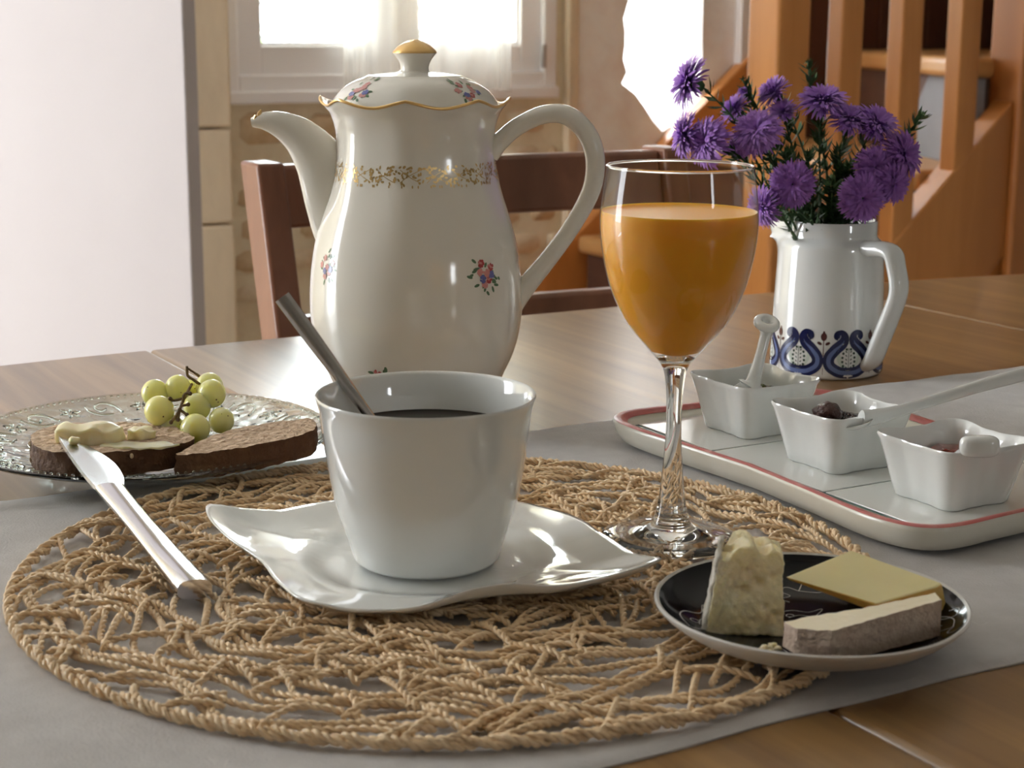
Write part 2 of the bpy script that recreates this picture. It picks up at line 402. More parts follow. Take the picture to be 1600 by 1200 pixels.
# iron scroll outside
iron = M('glare_pale_iron', (.42, .50, .58), .5)  # iron coloured pale to carry the glare of the sky behind it
gr = thing('window_grille', 'wrought iron scroll grille outside the window glass', 'grille', uv(WU0, VD + 8, WZ0), PHI)
for cx, cz, fl in ((31, 16, 1), (52, 16, -1), (68, 16, 1)):
    pth = [(cx + fl * (1.0 + 4.8 * t) * math.cos(2.2 + t * 7.5), 0, cz + (1.0 + 4.8 * t) * math.sin(2.2 + t * 7.5)) for t in [k / 40 for k in range(41)]]
    b = MB(); b.tube(pth, .55, 8); b.build('scroll', iron, gr, (0, 0, 0), smooth=60)
for zz_ in (12.0, 60, 110):
    b = MB(); b.box(0, WW, -.6, .6, zz_, zz_ + 1.2); b.build('rail', iron, gr, (0, 0, 0), smooth=0)

# outdoors
b = MB(); b.box(-900, 1400, VD, 2600, -TABLE_H - 6, -TABLE_H - 1)
tag(b.build('ground', outside_mat, None, (0, 0, 0), RZ, smooth=0), 'pale gravel ground outside the window', 'ground', kind='structure')
leaf_out = M('garden_leaves', (.16, .30, .08), .6, sss=0)
def bush(u, v, r, label, seed):
    rr = random.Random(seed); b = MB()
    for k in range(420):
        d = Vector((rr.gauss(0, 1), rr.gauss(0, 1), rr.gauss(0, 1))).normalized() * r * rr.uniform(.75, 1)
        a = Vector((rr.gauss(0, 1), rr.gauss(0, 1), rr.gauss(0, 1))).normalized(); c = d.cross(a).normalized()
        a = a * r * .16; c = c * r * .09; d.z += r
        b.add([d - a, d + c, d + a, d - c], [(0, 1, 2, 3)])
    o = b.build('foliage', leaf_out, None, None, None, smooth=0)
    t = thing('garden_bush', label, 'bush', uv(u, v, -TABLE_H - 1), PHI); o.parent = t; o.location = (0, 0, 0)
    b = MB(); b.tube([(0, 0, 0), (2, 1, r * .5), (0, 0, r)], [4, 3, 2], 8); b.build('stem', stair_dark, t, (0, 0, 0))
bush(228, 640, 52, 'green bush outside, seen through the left window pane', 4)

# ------------------------------------------------------------------ staircase
st = thing('staircase', 'orange pine staircase with square balusters and newel posts', 'staircase', uv(196, 240, -TABLE_H), PHI)
SO = (196, 240, -TABLE_H)
def sp(name, mat, boxes=None, poly=None, y=None, bevel=.4, parent=st, smooth=30):
    b = MB()
    if boxes:
        for x0, x1, y0, y1, z0, z1 in boxes: b.box(x0 - SO[0], x1 - SO[0], y0 - SO[1], y1 - SO[1], z0 - SO[2], z1 - SO[2])
    if poly: b.prism_y([(x - SO[0], z - SO[2]) for x, z in poly], y[0] - SO[1], y[1] - SO[1])
    return b.build(name, mat, parent, (0, 0, 0), smooth=smooth, bevel=bevel)
SL = .888
def zn(u): return -16.8 + SL * (u - 218.6)
sp('newel_post', stair_wood, [(188.8, 196.2, 236, 244.4, -TABLE_H, 128)], bevel=.6)
sp('newel_post', stair_wood, [(246.6, 255.5, 234.5, 243.2, -TABLE_H, 150)], bevel=.6)
sp('string_board', stair_wood, poly=[(196.2, zn(196.2)), (196.2, zn(196.2) - 30), (246.6, zn(246.6) - 30), (246.6, zn(246.6))], y=(236.0, 241.5))
sp('understair_panel', stair_wood, poly=[(196.2, -TABLE_H), (246.6, -TABLE_H), (246.6, zn(246.6) - 20), (196.2, zn(196.2) - 20)], y=(237.0, 239.5), bevel=.1)
x = 255.5
while x < 300:
    sp('understair_board', stair_wood, [(x + .2, x + 14.6, 237.5, 239.5, -TABLE_H, 8)], bevel=.3); x += 14.8
for ub in (203.4, 217.6, 232.1):
    sp('baluster', stair_wood, poly=[(ub, zn(ub) - .5), (ub + 5, zn(ub + 5) - .5), (ub + 5, zn(ub + 5) + 86), (ub, zn(ub) + 86)], y=(236.2, 240.2), bevel=.35)
sp('handrail', stair_wood, poly=[(196.2, zn(196.2) + 84), (246.6, zn(246.6) + 84), (246.6, zn(246.6) + 92), (196.2, zn(196.2) + 92)], y=(234.8, 241.6), bevel=1.2)
def zf(u): return -26.6 + .82 * (u - 202)
sp('wall_string', stair_wood, poly=[(165, zf(165)), (165, -TABLE_H), (176, -TABLE_H), (258, zf(258) - 34), (258, zf(258))], y=(324.5, 328.6))
# treads and risers: (height, u at near end, u at far end)
ST = [(-65, 152, 156), (-45, 178, 180), (-25, 203, 204), (-5, 229, 229), (16, 239, 277), (36, 250, 330)]
for i, (zt, ua, ub) in enumerate(ST):
    nxt = ST[i + 1] if i + 1 < len(ST) else (53, 275, 370)
    near = 241.7
    poly = [(ua, near), (nxt[1] + 4, near), (nxt[2] + 4, 324.4), (ub, 324.4)]
    b = MB(); b.prism([(p[0] - SO[0], p[1] - SO[1]) for p in poly], zt - 4 - SO[2], zt - SO[2]); b.build('tread', stair_wood_h, st, (0, 0, 0), smooth=40, bevel=1.2, seg=3)
    prevz = ST[i - 1][0] if i else -TABLE_H
    if zt == 16:                     # winder: brown board on the wall side, grey panel added for the lit wall beyond
        def rpt(f_, off): return (lerp(ua, ub, f_) + off - SO[0], lerp(near, 324.4, f_) - SO[1])
        zl, zh = prevz - SO[2], zt - 4.05 - SO[2]
        for nm, mt_, q in (('riser', stair_dark, [(1.0, zl), (.50, zl), (.30, zh), (1.0, zh)]), ('grey_wall_panel', grey_wall, [(.50, zl), (0, zl), (0, zh), (.30, zh)])):
            b = MB(); F_ = [(*rpt(f_, 3), z_) for f_, z_ in q] + [(*rpt(f_, 5.5), z_) for f_, z_ in q]
            b.add(F_, [(0, 1, 2, 3), (7, 6, 5, 4), (0, 4, 5, 1), (1, 5, 6, 2), (2, 6, 7, 3), (3, 7, 4, 0)]); b.build(nm, mt_, st, (0, 0, 0), smooth=0, fix=True)
        continue
    poly = [(ua + 3, near), (ua + 5.5, near), (ub + 5.5, 324.4), (ub + 3, 324.4)]
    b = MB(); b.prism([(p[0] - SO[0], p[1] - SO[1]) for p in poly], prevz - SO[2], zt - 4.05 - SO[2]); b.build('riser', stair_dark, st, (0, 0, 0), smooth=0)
b = MB(); b.prism([(p[0] - SO[0], p[1] - SO[1]) for p in [(275, 242), (278, 242), (373, 324.4), (370, 324.4)]], 36 - SO[2], 120 - SO[2]); b.build('riser', stair_dark, st, (0, 0, 0), smooth=0)  # tall dark sheet added for the shadow above the winder

x = 260.0
while x < 430:                       # dark boarding added for the shadow behind the flight
    sp('shadow_board', stair_dark, [(x + .15, x + 15.8, 325.4, 327.4, zf(258) - 34 if x < 270 else -30, CEIL - 2)], bevel=.3); x += 16

# ------------------------------------------------------------------ chair behind the table
chair = thing('dining_chair', 'reddish brown ladder-back chair behind the coffee pot', 'chair', uv(77, 122, -TABLE_H), PHI)
CO = (77, 122, -TABLE_H)
def cpart(name, b, bevel=.4, mat=chair_wood): return b.build(name, mat, chair, (0, 0, 0), smooth=40, bevel=bevel)
def vback(z): return 127.5 + .36 * (z + 30) * .72 if z > -30 else 127.5     # recline of the back
for ux in (54.2, 96.8):
    b = MB()
    pts = [(127.5, -TABLE_H), (127.5, -30), (vback(-10), -10), (vback(10.3), 10.3)]
    prof = [(v_ - CO[1], z_ - CO[2]) for v_, z_ in pts] + [(v_ + 4.2 - CO[1], z_ - CO[2]) for v_, z_ in reversed(pts)]
    n = len(prof); x0 = ux - CO[0]; x1 = x0 + 2.6
    b.add([(x0, p[0], p[1]) for p in prof] + [(x1, p[0], p[1]) for p in prof], [tuple(range(n)), tuple(range(2 * n - 1, n - 1, -1))] + [((i + 1) % n, i, n + i, n + (i + 1) % n) for i in range(n)])
    cpart('back_post', b, .3)
for z0, z1 in ((4.6, 10.0), (-9.5, -3.0), (-23, -18)):
    b = MB(); nseg = 12
    def rf(i, j, off):
        x = lerp(56.8, 96.8, i); z = lerp(z0, z1, j); bow = 1.6 * math.sin(i * PI)
        return (x - CO[0], vback(z) + bow + off + 1.0 - CO[1], z - CO[2])
    V = []; 
    for i in range(nseg + 1):
        for j, off in ((0, 0), (1, 0), (1, 1.9), (0, 1.9)): V.append(rf(i / nseg, j, off))
    F = []
    for i in range(nseg):
        for k in range(4): F.append((4 * i + k, 4 * i + (k + 1) % 4, 4 * (i + 1) + (k + 1) % 4, 4 * (i + 1) + k))
    F += [(3, 2, 1, 0), (4 * nseg, 4 * nseg + 1, 4 * nseg + 2, 4 * nseg + 3)]
    b.add(V, F); cpart('back_rail', b, .4)
b = MB(); b.box(-22.8, 22.4, -32, 7, 44 - 4, 44); cpart('seat', b, 1.2)
for x0 in (-22, 18.4):
    b = MB(); b.box(x0, x0 + 3.4, -31, -27.6, 0, 40); cpart('front_leg', b, .4)

# ------------------------------------------------------------------ table
table_wood = wood('honey_table_wood', (.36, .205, .075), (.175, .087, .03), (.06, .028, .011), (40, 1.8, 40), .30, coat=.4)
table_wood.node_tree.nodes['Principled BSDF'].inputs['Coat Roughness'].default_value = .24
table_leg_wood = wood('table_leg_wood', (.40, .24, .10), (.30, .17, .07), (.2, .1, .04), (20, 20, 2), .4)
TU0, TU1, TV0, TV1 = 36.0, 95.8, .8, 112.9
TC = (66, 56.8, -TABLE_H)
table = thing('extending_table', 'honey coloured oval wooden table with two leaf seams', 'table', uv(*TC), PHI)
def half_oval(sign, u0):
    pts = []
    for k in range(49):
        a = -PI / 2 + PI * k / 48
        pts.append((u0 + sign * 75 * math.cos(a) - TC[0], (TV0 + TV1) / 2 + (TV1 - TV0) / 2 * math.sin(a) - TC[1]))
    return pts if sign > 0 else pts[::-1]
b = MB(); b.prism(half_oval(1, TU1 + .03), TABLE_H - 2.8, TABLE_H); b.build('end_leaf', table_wood, table, (0, 0, 0), smooth=25, bevel=.32, seg=3)
b = MB(); b.prism(half_oval(-1, TU0 - .03), TABLE_H - 2.8, TABLE_H); b.build('end_leaf', table_wood, table, (0, 0, 0), smooth=25, bevel=.32, seg=3)
b = MB(); b.box(TU0 + .02 - TC[0], TU1 - .02 - TC[0], TV0 - TC[1], TV1 - TC[1], TABLE_H - 2.8, TABLE_H); b.build('centre_leaf', table_wood, table, (0, 0, 0), smooth=25, bevel=.32, seg=3)
b = MB()
for y0 in (-46, 44): b.box(-60, 60, y0, y0 + 2.4, TABLE_H - 12, TABLE_H - 2.9)
for x0 in (-60, 57.6): b.box(x0, x0 + 2.4, -43.6, 44, TABLE_H - 12, TABLE_H - 2.9)
b.build('apron', table_leg_wood, table, (0, 0, 0), smooth=0, bevel=.2)
for lx in (-57, 51):
    for ly in (-43, 37):
        b = MB(); b.lathe([(0, 0), (2.4, 0), (2.8, 4), (3.6, 30), (3.4, 50), (4.2, 62), (4.2, TABLE_H - 3)], 20); b.build('leg', table_leg_wood, table, (lx + 3, ly + 3, 0))

# ------------------------------------------------------------------ linen runner
linen = M('grey_linen', (.56, .54, .535), .95, var=((.48, .46, .455), 60, (1, 1, 1), 3, .3, .7), bump=(900, .5, .0006), sheen=.15)
rr = random.Random(2)
def hsh(x, y): return math.sin(x * .31 + 1.3 * math.sin(y * .17)) * math.sin(y * .43 + 2.1 * math.sin(x * .09)) 
R0, R1, RU0, RU1 = 40.6, 79.2, -40.0, 118.0
def top(i, j):
    u_ = lerp(RU0, RU1, i); v_ = lerp(R0, R1, j)
    e = min(j, 1 - j); wob = .12 * math.sin(u_ * .21) + .05 * math.sin(u_ * .77 + 1) 
    v2 = v_ + wob * (1 if e < .02 else .3)
    edge = min(1.0, min(j, 1 - j) * 38.6 / .35)
    damp = (.35 if (20 < u_ < 65) else 1.0) * max(0.0, min(1.0, edge))
    z = .08 + .14 * math.sqrt(max(0, edge)) + .05 * hsh(u_, v_) * damp + .05 * math.sin(u_ * .9 + v_ * .5 + 1.5 * math.sin(v_ * .3)) * damp * (1 if v_ > 70 or v_ < 46 else .4)
    fold = .22 * math.exp(-((v_ - 77.4 + (u_ - 20) * .03) / .35) ** 2) * max(0, min(1, (34 - u_) / 8))
    return (u_, v2, z + fold)
b = MB(); b.grid(316, 110, top)
b.grid(316, 1, lambda i, j: (lerp(RU0, RU1, i), lerp(R0, R0 + .01, 1 - j) + .12 * math.sin(lerp(RU0, RU1, i) * .21) + .05 * math.sin(lerp(RU0, RU1, i) * .77 + 1), .01 if j < .5 else .08))
b.grid(316, 1, lambda i, j: (lerp(RU0, RU1, i), R1 + .12 * math.sin(lerp(RU0, RU1, i) * .21) + .05 * math.sin(lerp(RU0, RU1, i) * .77 + 1), .08 if j < .5 else .01))
tag(b.build('table_runner', linen, None, (0, 0, 0), RZ, smooth=60), 'grey linen runner laid across the wooden table', 'table runner')

# ================================================================== PLACEMAT: web of twisted two-ply cords
straw = M('straw_paper_cord', (.76, .54, .31), .36, var=((.90, .70, .46), 120, (1, 1, 1), 3, .35, .7), bump=(700, .4, .0006))
MC, MR = (-2.5, 66.5), 17.5
mat_t = thing('woven_placemat', 'round openwork placemat of twisted straw cord under the cup', 'placemat', (MC[0], MC[1], .3))
def cord(path, r=.105, pitch=.7, ns=5, phase=0.0):
    P = [np.array(p, float) for p in path]
    # resample
    seg = [np.linalg.norm(b_ - a_) for a_, b_ in zip(P, P[1:])]; Ls = sum(seg); n = max(4, int(Ls / .115)); cum = np.concatenate([[0], np.cumsum(seg)])
    S = np.linspace(0, Ls, n); A = np.array(P); Q = np.stack([np.interp(S, cum, A[:, k]) for k in range(3)], 1)
    T = np.gradient(Q, axis=0); T /= np.linalg.norm(T, axis=1)[:, None] + 1e-9
    up = np.array((0, 0, 1.0)); a = up - T * (T @ up)[:, None]; a /= np.linalg.norm(a, axis=1)[:, None] + 1e-9; bb = np.cross(T, a)
    b = MB()
    for ply in (0, 1):
        w = 2 * PI * S / pitch + phase + ply * PI
        b.tube(Q + r * .92 * (np.cos(w)[:, None] * a + np.sin(w)[:, None] * bb), r * 1.12, ns)
    return b
rg = random.Random(21)
ZC = .24
cords = []
def zw(k): return ZC + .10 * math.sin(k)
# outer rim of looping cord plus wobbling rings
for q in range(2):
    pts = [( (MR - .15 + .13 * math.sin(a * 46 + q * PI)) * math.cos(a), (MR - .15 + .13 * math.sin(a * 46 + q * PI)) * math.sin(a), ZC + .12 * math.cos(a * 46 + q * PI)) for a in [2 * PI * k / 640 for k in range(641)]]
    cords.append((pts, .085))
r0 = 1.0
while r0 < MR - .5:
    n1 = max(3, int(r0 * .8)); ph = rg.uniform(0, 6.28); n2 = max(2, int(r0 * .47)); ph2 = rg.uniform(0, 6.28); am = min(.55, r0 * .3)
    pts = []; m_ = int(60 + r0 * 28)
    for k in range(m_ + 1):
        a = 2 * PI * k / m_
        r = r0 + am * math.sin(n1 * a + ph) + am * .8 * math.sin(n2 * a + ph2); r = min(r, MR - .2)
        pts.append((r * math.cos(a), r * math.sin(a), ZC + .10 * math.sin(n1 * 2.0 * a + ph2)))
    cords.append((pts, rg.uniform(.070, .082))); r0 += .60
# short connecting pieces
extra = MB()
for k in range(272 + 170):
    r = MR * math.sqrt(rg.uniform(.01, .97)); a = rg.uniform(0, 2 * PI); L = rg.uniform(1.8, 3.8)
    d = a + rg.choice([-1, 1]) * rg.uniform(.3, 1.25) + (PI if rg.random() < .5 else 0)
    c = (r * math.cos(a), r * math.sin(a)); pts = []; cv = rg.uniform(-.35, .35)
    for j in range(9):
        t = j / 8 - .5
        x = c[0] + L * t * math.cos(d) - cv * (1 - 4 * t * t) * math.sin(d); y = c[1] + L * t * math.sin(d) + cv * (1 - 4 * t * t) * math.cos(d)
        q = math.hypot(x, y)
        if q > MR - .1: x *= (MR - .1) / q; y *= (MR - .1) / q
        pts.append((x, y, ZC + .02 + .19 * (1 - 5.2 * t * t)))
    if k < 272: cords.append((pts, rg.uniform(.066, .080)))
    else:
        c_ = cord(pts, rg.uniform(.062, .074), pitch=rg.uniform(.62, .85), phase=rg.uniform(0, 6)); extra.add(c_.v, c_.f)
extra.build('short_cords', straw, mat_t, (0, 0, 0), smooth=80, fix=False)['kind'] = 'stuff'
for pts, r in cords:
    cord(pts, r, pitch=rg.uniform(.62, .85), phase=rg.uniform(0, 6)).build('cord', straw, mat_t, (0, 0, 0), smooth=80, fix=False)

# ================================================================== SAUCER
CX, CY = -3.4, 65.4
epx = [(1034, 872, 2.35), (982, 860, 2.15), (937, 831, 1.95), (894, 805, 1.7), (846, 791, 1.6), (457, 793, 1.95), (419, 796, 2.05), (371, 793, 2.25), (323, 789, 2.4), (347, 831, 2.05), (390, 862, 1.75), (414, 883, 1.62), (438, 912, 1.55), (466, 933, 1.5), (504, 943, 1.45), (537, 951, 1.3), (594, 953, 1.28), (651, 948, 1.45), (704, 931, 1.75), (742, 919, 1.95), (799, 911, 2.05), (870, 914, 1.9), (941, 902, 1.95), (1012, 881, 2.25)]
ctrl = []
for px, py, z in epx:
    p = at_z(px, py, z); th = math.degrees(math.atan2(p[1] - CY, p[0] - CX)); ctrl.append((th if th > -19.6 else th + 360, math.hypot(p[0] - CX, p[1] - CY), z))
ctrl += [(64, 8.1, 1.6), (82, 7.5, 1.75), (102, 7.3, 1.9)]
ctrl.sort(); ctrl = [c for i, c in enumerate(ctrl) if i == 0 or c[0] - ctrl[i - 1][0] > 1.0]
A0 = ctrl[0][0]
dens = cr([(a, r, z) for a, r, z in ctrl + [(ctrl[0][0] + 360, ctrl[0][1], ctrl[0][2])]], 6)
da = [d[0] for d in dens]
def edge(th):
    th = (th - A0) % 360 + A0
    return float(np.interp(th, da, [d[1] for d in dens])), float(np.interp(th, da, [d[2] for d in dens]))
def edge_soft(th):
    return sum(edge(th + d)[1] * w for d, w in ((-30, .15), (-18, .2), (-8, .15), (8, .15), (18, .2), (30, .15)))
def smooth(t): t = max(0, min(1, t)); return t * t * (3 - 2 * t)
NT = 240
def sau(under):
    rows = []
    fr = [0, .12, .25, .36, .44, .5, .55, .6, .66, .72, .78, .84, .9, .95, .98, 1.0]
    for q in fr:
        row = []
        for k in range(NT):
            th = 360 * k / NT + A0; R, ze = edge(th); a = math.radians(th)
            r = q * R
            well = 4.3; ze = lerp(edge_soft(th), ze, smooth((q - .78) / .22))
            z = 1.16 + .16 * smooth((r - 4.0) / .9) + (ze - 1.32) * (max(0, (r - well)) / max(.1, R - well)) ** 1.7 + .05 * math.exp(-((r - 4.9) / .35) ** 2)
            if under:
                z -= .30 if q < .98 else (.16 if q < 1 else .07)
            row.append((r * math.cos(a), r * math.sin(a), z))
        rows.append(row)
    return rows
b = MB(); T_ = sau(False); U_ = sau(True)
loop = T_[1:] + list(reversed(U_[1:]))
o0 = len(b.v); b.v.append(T_[0][0]); 
for row in loop: b.v += row
b.v.append(U_[0][0])
for i in range(NT):
    j = (i + 1) % NT; b.face(0, 1 + i, 1 + j)
for k in range(len(loop) - 1):
    for i in range(NT):
        j = (i + 1) % NT; A = 1 + k * NT; b.face(A + i, A + NT + i, A + NT + j, A + j)
A = 1 + (len(loop) - 1) * NT
for i in range(NT):
    j = (i + 1) % NT; b.face(A + i, len(b.v) - 1, A + j)
saucer = thing('wavy_saucer', 'white porcelain saucer with wavy upturned corners', 'saucer', (CX, CY, 0))
b.build('dish', porcelain, saucer, (0, 0, 0), smooth=180)
b = MB(); b.lathe([(2.9, .95), (2.9, .62), (3.05, .58), (3.25, .62), (3.4, .95)], 64); b.build('foot_ring', porcelain, saucer, (0, 0, 0))

# ================================================================== COFFEE CUP
cup = thing('coffee_cup', 'white handleless porcelain cup of black coffee on the saucer', 'cup', (CX, CY, 0))
op = [(2.72, 1.28), (2.9, 1.42), (3.0, 1.65), (3.2, 2.3), (3.62, 3.61), (3.88, 4.94), (4.06, 6.25), (4.2, 7.4), (4.34, 7.95)]
prof = [(0, 1.34), (2.5, 1.34), (2.6, 1.26)] + [tuple(p) for p in cr(op, 5)] + [(4.37, 8.04), (4.33, 8.1), (4.26, 8.08), (4.19, 7.98)] + [tuple(p) for p in cr([(4.05, 7.4), (3.86, 6.25), (3.66, 4.94), (3.4, 3.61), (2.95, 2.3), (2.4, 1.75), (1.5, 1.6)], 4)] + [(0, 1.58)]
b = MB(); b.lathe(prof, 96); b.build('body', porcelain, cup, (0, 0, 0), smooth=60)
coffee = M('black_coffee', (.012, .006, .003), .04, var=None, spec=.2)
b = MB(); b.lathe([(0, 6.5), (3.0, 6.5), (3.7, 6.51), (3.86, 6.56), (3.8, 6.3), (0, 6.2)], 72); b.build('coffee', coffee, cup, (0, 0, 0), smooth=60)

# ================================================================== TEASPOON
steel = M('brushed_steel', (.55, .52, .50), .22, metal=1.0)
spoon = thing('teaspoon', 'steel teaspoon leaning in the coffee cup', 'spoon', (CX, CY, 0))
P1 = np.array((-6.86 - CX, 67.55 - CY, 8.12)); P0 = np.array((-5.75 - CX, 67.4 - CY, 6.6)); dr = (P1 - P0) / np.linalg.norm(P1 - P0)
side = np.cross(dr, (0, -1, .25)); side /= np.linalg.norm(side)
pts = [P1 + dr * t for t in np.linspace(-5.9, 4.2, 26)]
b = MB(); ww = [lerp(.16, .34, smooth((k - 4) / 20)) if k > 3 else .18 for k in range(26)]
b.tube(pts, ww, 16, flat=[.45] * 26, up=side); b.build('handle', steel, spoon, (0, 0, 0), smooth=50)
b = MB(); b.sphere((0, 0, 0), 1, 16, 10)
bo = P1 - dr * 6.2; V = []
nrm = np.cross(dr, side)
for p in b.v: V.append(tuple(bo + dr * p[0] * 1.0 + side * p[1] * .65 + nrm * p[2] * .2))
b.v = V; b.build('bowl', steel, spoon, (0, 0, 0))

# ================================================================== COFFEE POT
PX, PY = -5.45, 95.0
pot = thing('coffee_pot', 'tall cream porcelain coffee pot with gold trim and floral sprigs', 'coffee pot', (PX, PY, 0))
pp = [(4.05, .05), (4.2, .5), (4.45, 1.3), (4.85, 2.5), (5.5, 3.95), (5.88, 5.3), (6.0, 6.8), (5.92, 8.5), (5.65, 10.2), (5.2, 11.8), (4.78, 13.1), (4.5, 14.3), (4.36, 15.4), (4.36, 16.4), (4.6, 17.3), (5.0, 17.85), (5.12, 18.05)]
ppd = [tuple(p) for p in cr(pp, 5)]
def lob(a, z): return .014 * math.cos(8 * a + .3) * smooth((z - 7) / 7)
def scal(a, r, z):
    k = smooth((z - 16.6) / 1.4); c = math.cos(8 * a + .3); c2 = abs(math.sin(4 * a + .15))
    return r * (1 + lob(a, z)) * (1 + k * .012 * c), z + k * (.17 * (1 - c2 * 1.5) + .07 * c)
b = MB(); b.lathe([(0, .2), (3.7, .2), (3.85, .02)] + ppd + [(5.08, 18.13), (4.98, 18.08), (4.82, 17.8), (4.4, 17.2), (4.15, 16.4), (4.15, 15.4), (4.2, 14), (4.9, 11.5), (5.6, 8), (5.5, 5), (4.3, 1.5), (0, 1.0)], 128, scal); b.build('body', porcelain_pot, pot, (0, 0, 0), smooth=60)
# gold rim line
b = MB(); rim = []
for k in range(160):
    a = 2 * PI * k / 160; r, z = scal(a, 5.13, 18.08); rim.append((r * math.cos(a), r * math.sin(a), z))
b.tube(rim, .085, 6, closed=True); b.build('gilt_rim', gold, pot, (0, 0, 0), smooth=80)
# lid
def lsc(a, r, z):
    return r * (1 + .012 * math.cos(8 * a + .3) * smooth((r - 2.3) / 2)), z
lid_prof = [tuple(p) for p in cr([(4.45, 17.55), (4.6, 17.85), (4.42, 18.25), (4.0, 18.75), (3.4, 19.15), (2.75, 19.42)], 5)] + [(2.62, 19.5), (2.4, 19.53), (1.6, 19.63), (1.0, 19.68)]
b = MB(); b.lathe([(0, 17.6), (4.3, 17.5)] + lid_prof + [(.85, 19.72), (.78, 19.8), (0, 19.8)], 96, lsc); lid = b.build('lid', porcelain_pot, pot, (0, 0, 0), smooth=50)
b = MB(); b.lathe([(0, 19.6), (.86, 19.6)] + [tuple(p) for p in cr([(.8, 19.75), (.78, 20.0), (.92, 20.35), (1.18, 20.68)], 4)] + [(1.22, 20.76), (0, 20.8)], 48); b.build('knob', porcelain_pot, lid, (0, 0, 0), smooth=60)
b = MB(); b.lathe([(1.235, 20.72)] + [tuple(p) for p in cr([(1.2, 20.82), (.9, 21.1), (.5, 21.32), (.15, 21.42)], 4)] + [(0, 21.43)], 48, lambda a, r, z: (r, z + .03 * math.sin(3 * a) * (1.2 - r))); b.build('gilt_knob_cap', gold, lid, (0, 0, 0), smooth=60)
# spout
sc_ = [(-3.6, 9.4, 1.1, 1.0), (-4.2, 10.6, 1.45, 1.05), (-4.55, 12.3, 1.6, 1.05), (-4.9, 13.9, 1.6, 1.0), (-5.5, 15.1, 1.38, .9), (-6.35, 16.1, 1.08, .78), (-7.35, 16.72, .78, .64), (-8.3, 16.97, .52, .5), (-9.05, 16.9, .26, .38)]
sd = cr(sc_, 4); b = MB()
b.tube([(p[0], 0, p[1]) for p in sd], [p[2] for p in sd], 24, flat=[p[3] / p[2] for p in sd], up=(.6, 0, 1) if False else None); 
b.build('spout', porcelain_pot, pot, (0, 0, 0), smooth=60)
b = MB(); b.tube([(-8.9 + .05 * k, -.30 + .02 * k, 17.02 + .06 * k + .1 * math.sin(k)) for k in range(9)], [.05, .08, .12, .1, .07, .1, .13, .09, .04], 7); b.build('gilt_lip', gold, pot, (0, 0, 0))
# handle
hp = [(4.1, 15.3), (4.75, 15.95), (5.7, 16.75), (7.1, 17.4), (8.4, 17.38), (9.45, 16.5), (10.0, 15.1), (9.85, 13.3), (8.75, 11.16), (7.35, 9.2), (6.35, 7.95), (5.7, 6.9), (5.2, 5.6)]
hr = [.8, .62, .6, .62, .66, .68, .68, .64, .6, .62, .68, .62, .4]
hd = cr([(x, z, r) for (x, z), r in zip(hp, hr)], 5); b = MB()
b.tube([(p[0], 0, p[1]) for p in hd], [p[2] for p in hd], 20, flat=.82, up=(0, 1, 0)); 
b.v = [tuple(p) for p in b.v]; b.build('handle', porcelain_pot, pot, (0, 0, 0), smooth=60)

# printed decoration laid on surfaces of revolution
def surf_fn(prof, mod=None, eps=.012):
    zs_ = [p[1] for p in prof]; rs_ = [p[0] for p in prof]
    order = np.argsort(zs_); zs_ = np.array(zs_)[order]; rs_ = np.array(rs_)[order]
    def f(a, z):
        r = float(np.interp(z, zs_, rs_)) + eps
        if mod: r, z = mod(a, r, z)
        return (r * math.cos(a), r * math.sin(a), z)
    return f
def blob(b, f, a0, z0, dx, dz, rx, rz, rot=0, n=8, R=5.0, zs=1.0):
    pts = []
    for k in range(n):
        w = 2 * PI * k / n; x = rx * math.cos(w); y = rz * math.sin(w)
        x, y = x * math.cos(rot) - y * math.sin(rot) + dx, x * math.sin(rot) + y * math.cos(rot) + dz
        pts.append(f(a0 + x / R, z0 + y * zs))
    b.add(pts, [tuple(range(n))])
def stroke(b, f, pts, width, R=1.0, a0=0.0, z0=0.0):
    """pts in (s,h) cm; width scalar or list"""
    P = [np.array(p[:2], float) for p in pts]; L_ = []; Rr = []
    for i, p in enumerate(P):
        t = P[min(i + 1, len(P) - 1)] - P[max(i - 1, 0)]; t /= np.linalg.norm(t) + 1e-9; nn = np.array((-t[1], t[0]))
        w = (width[i] if not np.isscalar(width) else width) / 2
        L_.append(f(a0 + (p + nn * w)[0] / R, z0 + (p + nn * w)[1])); Rr.append(f(a0 + (p - nn * w)[0] / R, z0 + (p - nn * w)[1]))
    n = len(P); b.add(L_ + Rr, [(i, n + i, n + i + 1, i + 1) for i in range(n - 1)])
rose = M('printed_rose', (.42, .07, .07), .15); pink = M('printed_pink', (.62, .27, .25), .15); bluep = M('printed_blue', (.16, .17, .42), .15); greenp = M('printed_green', (.12, .20, .11), .15)
fpot = surf_fn(ppd, scal)
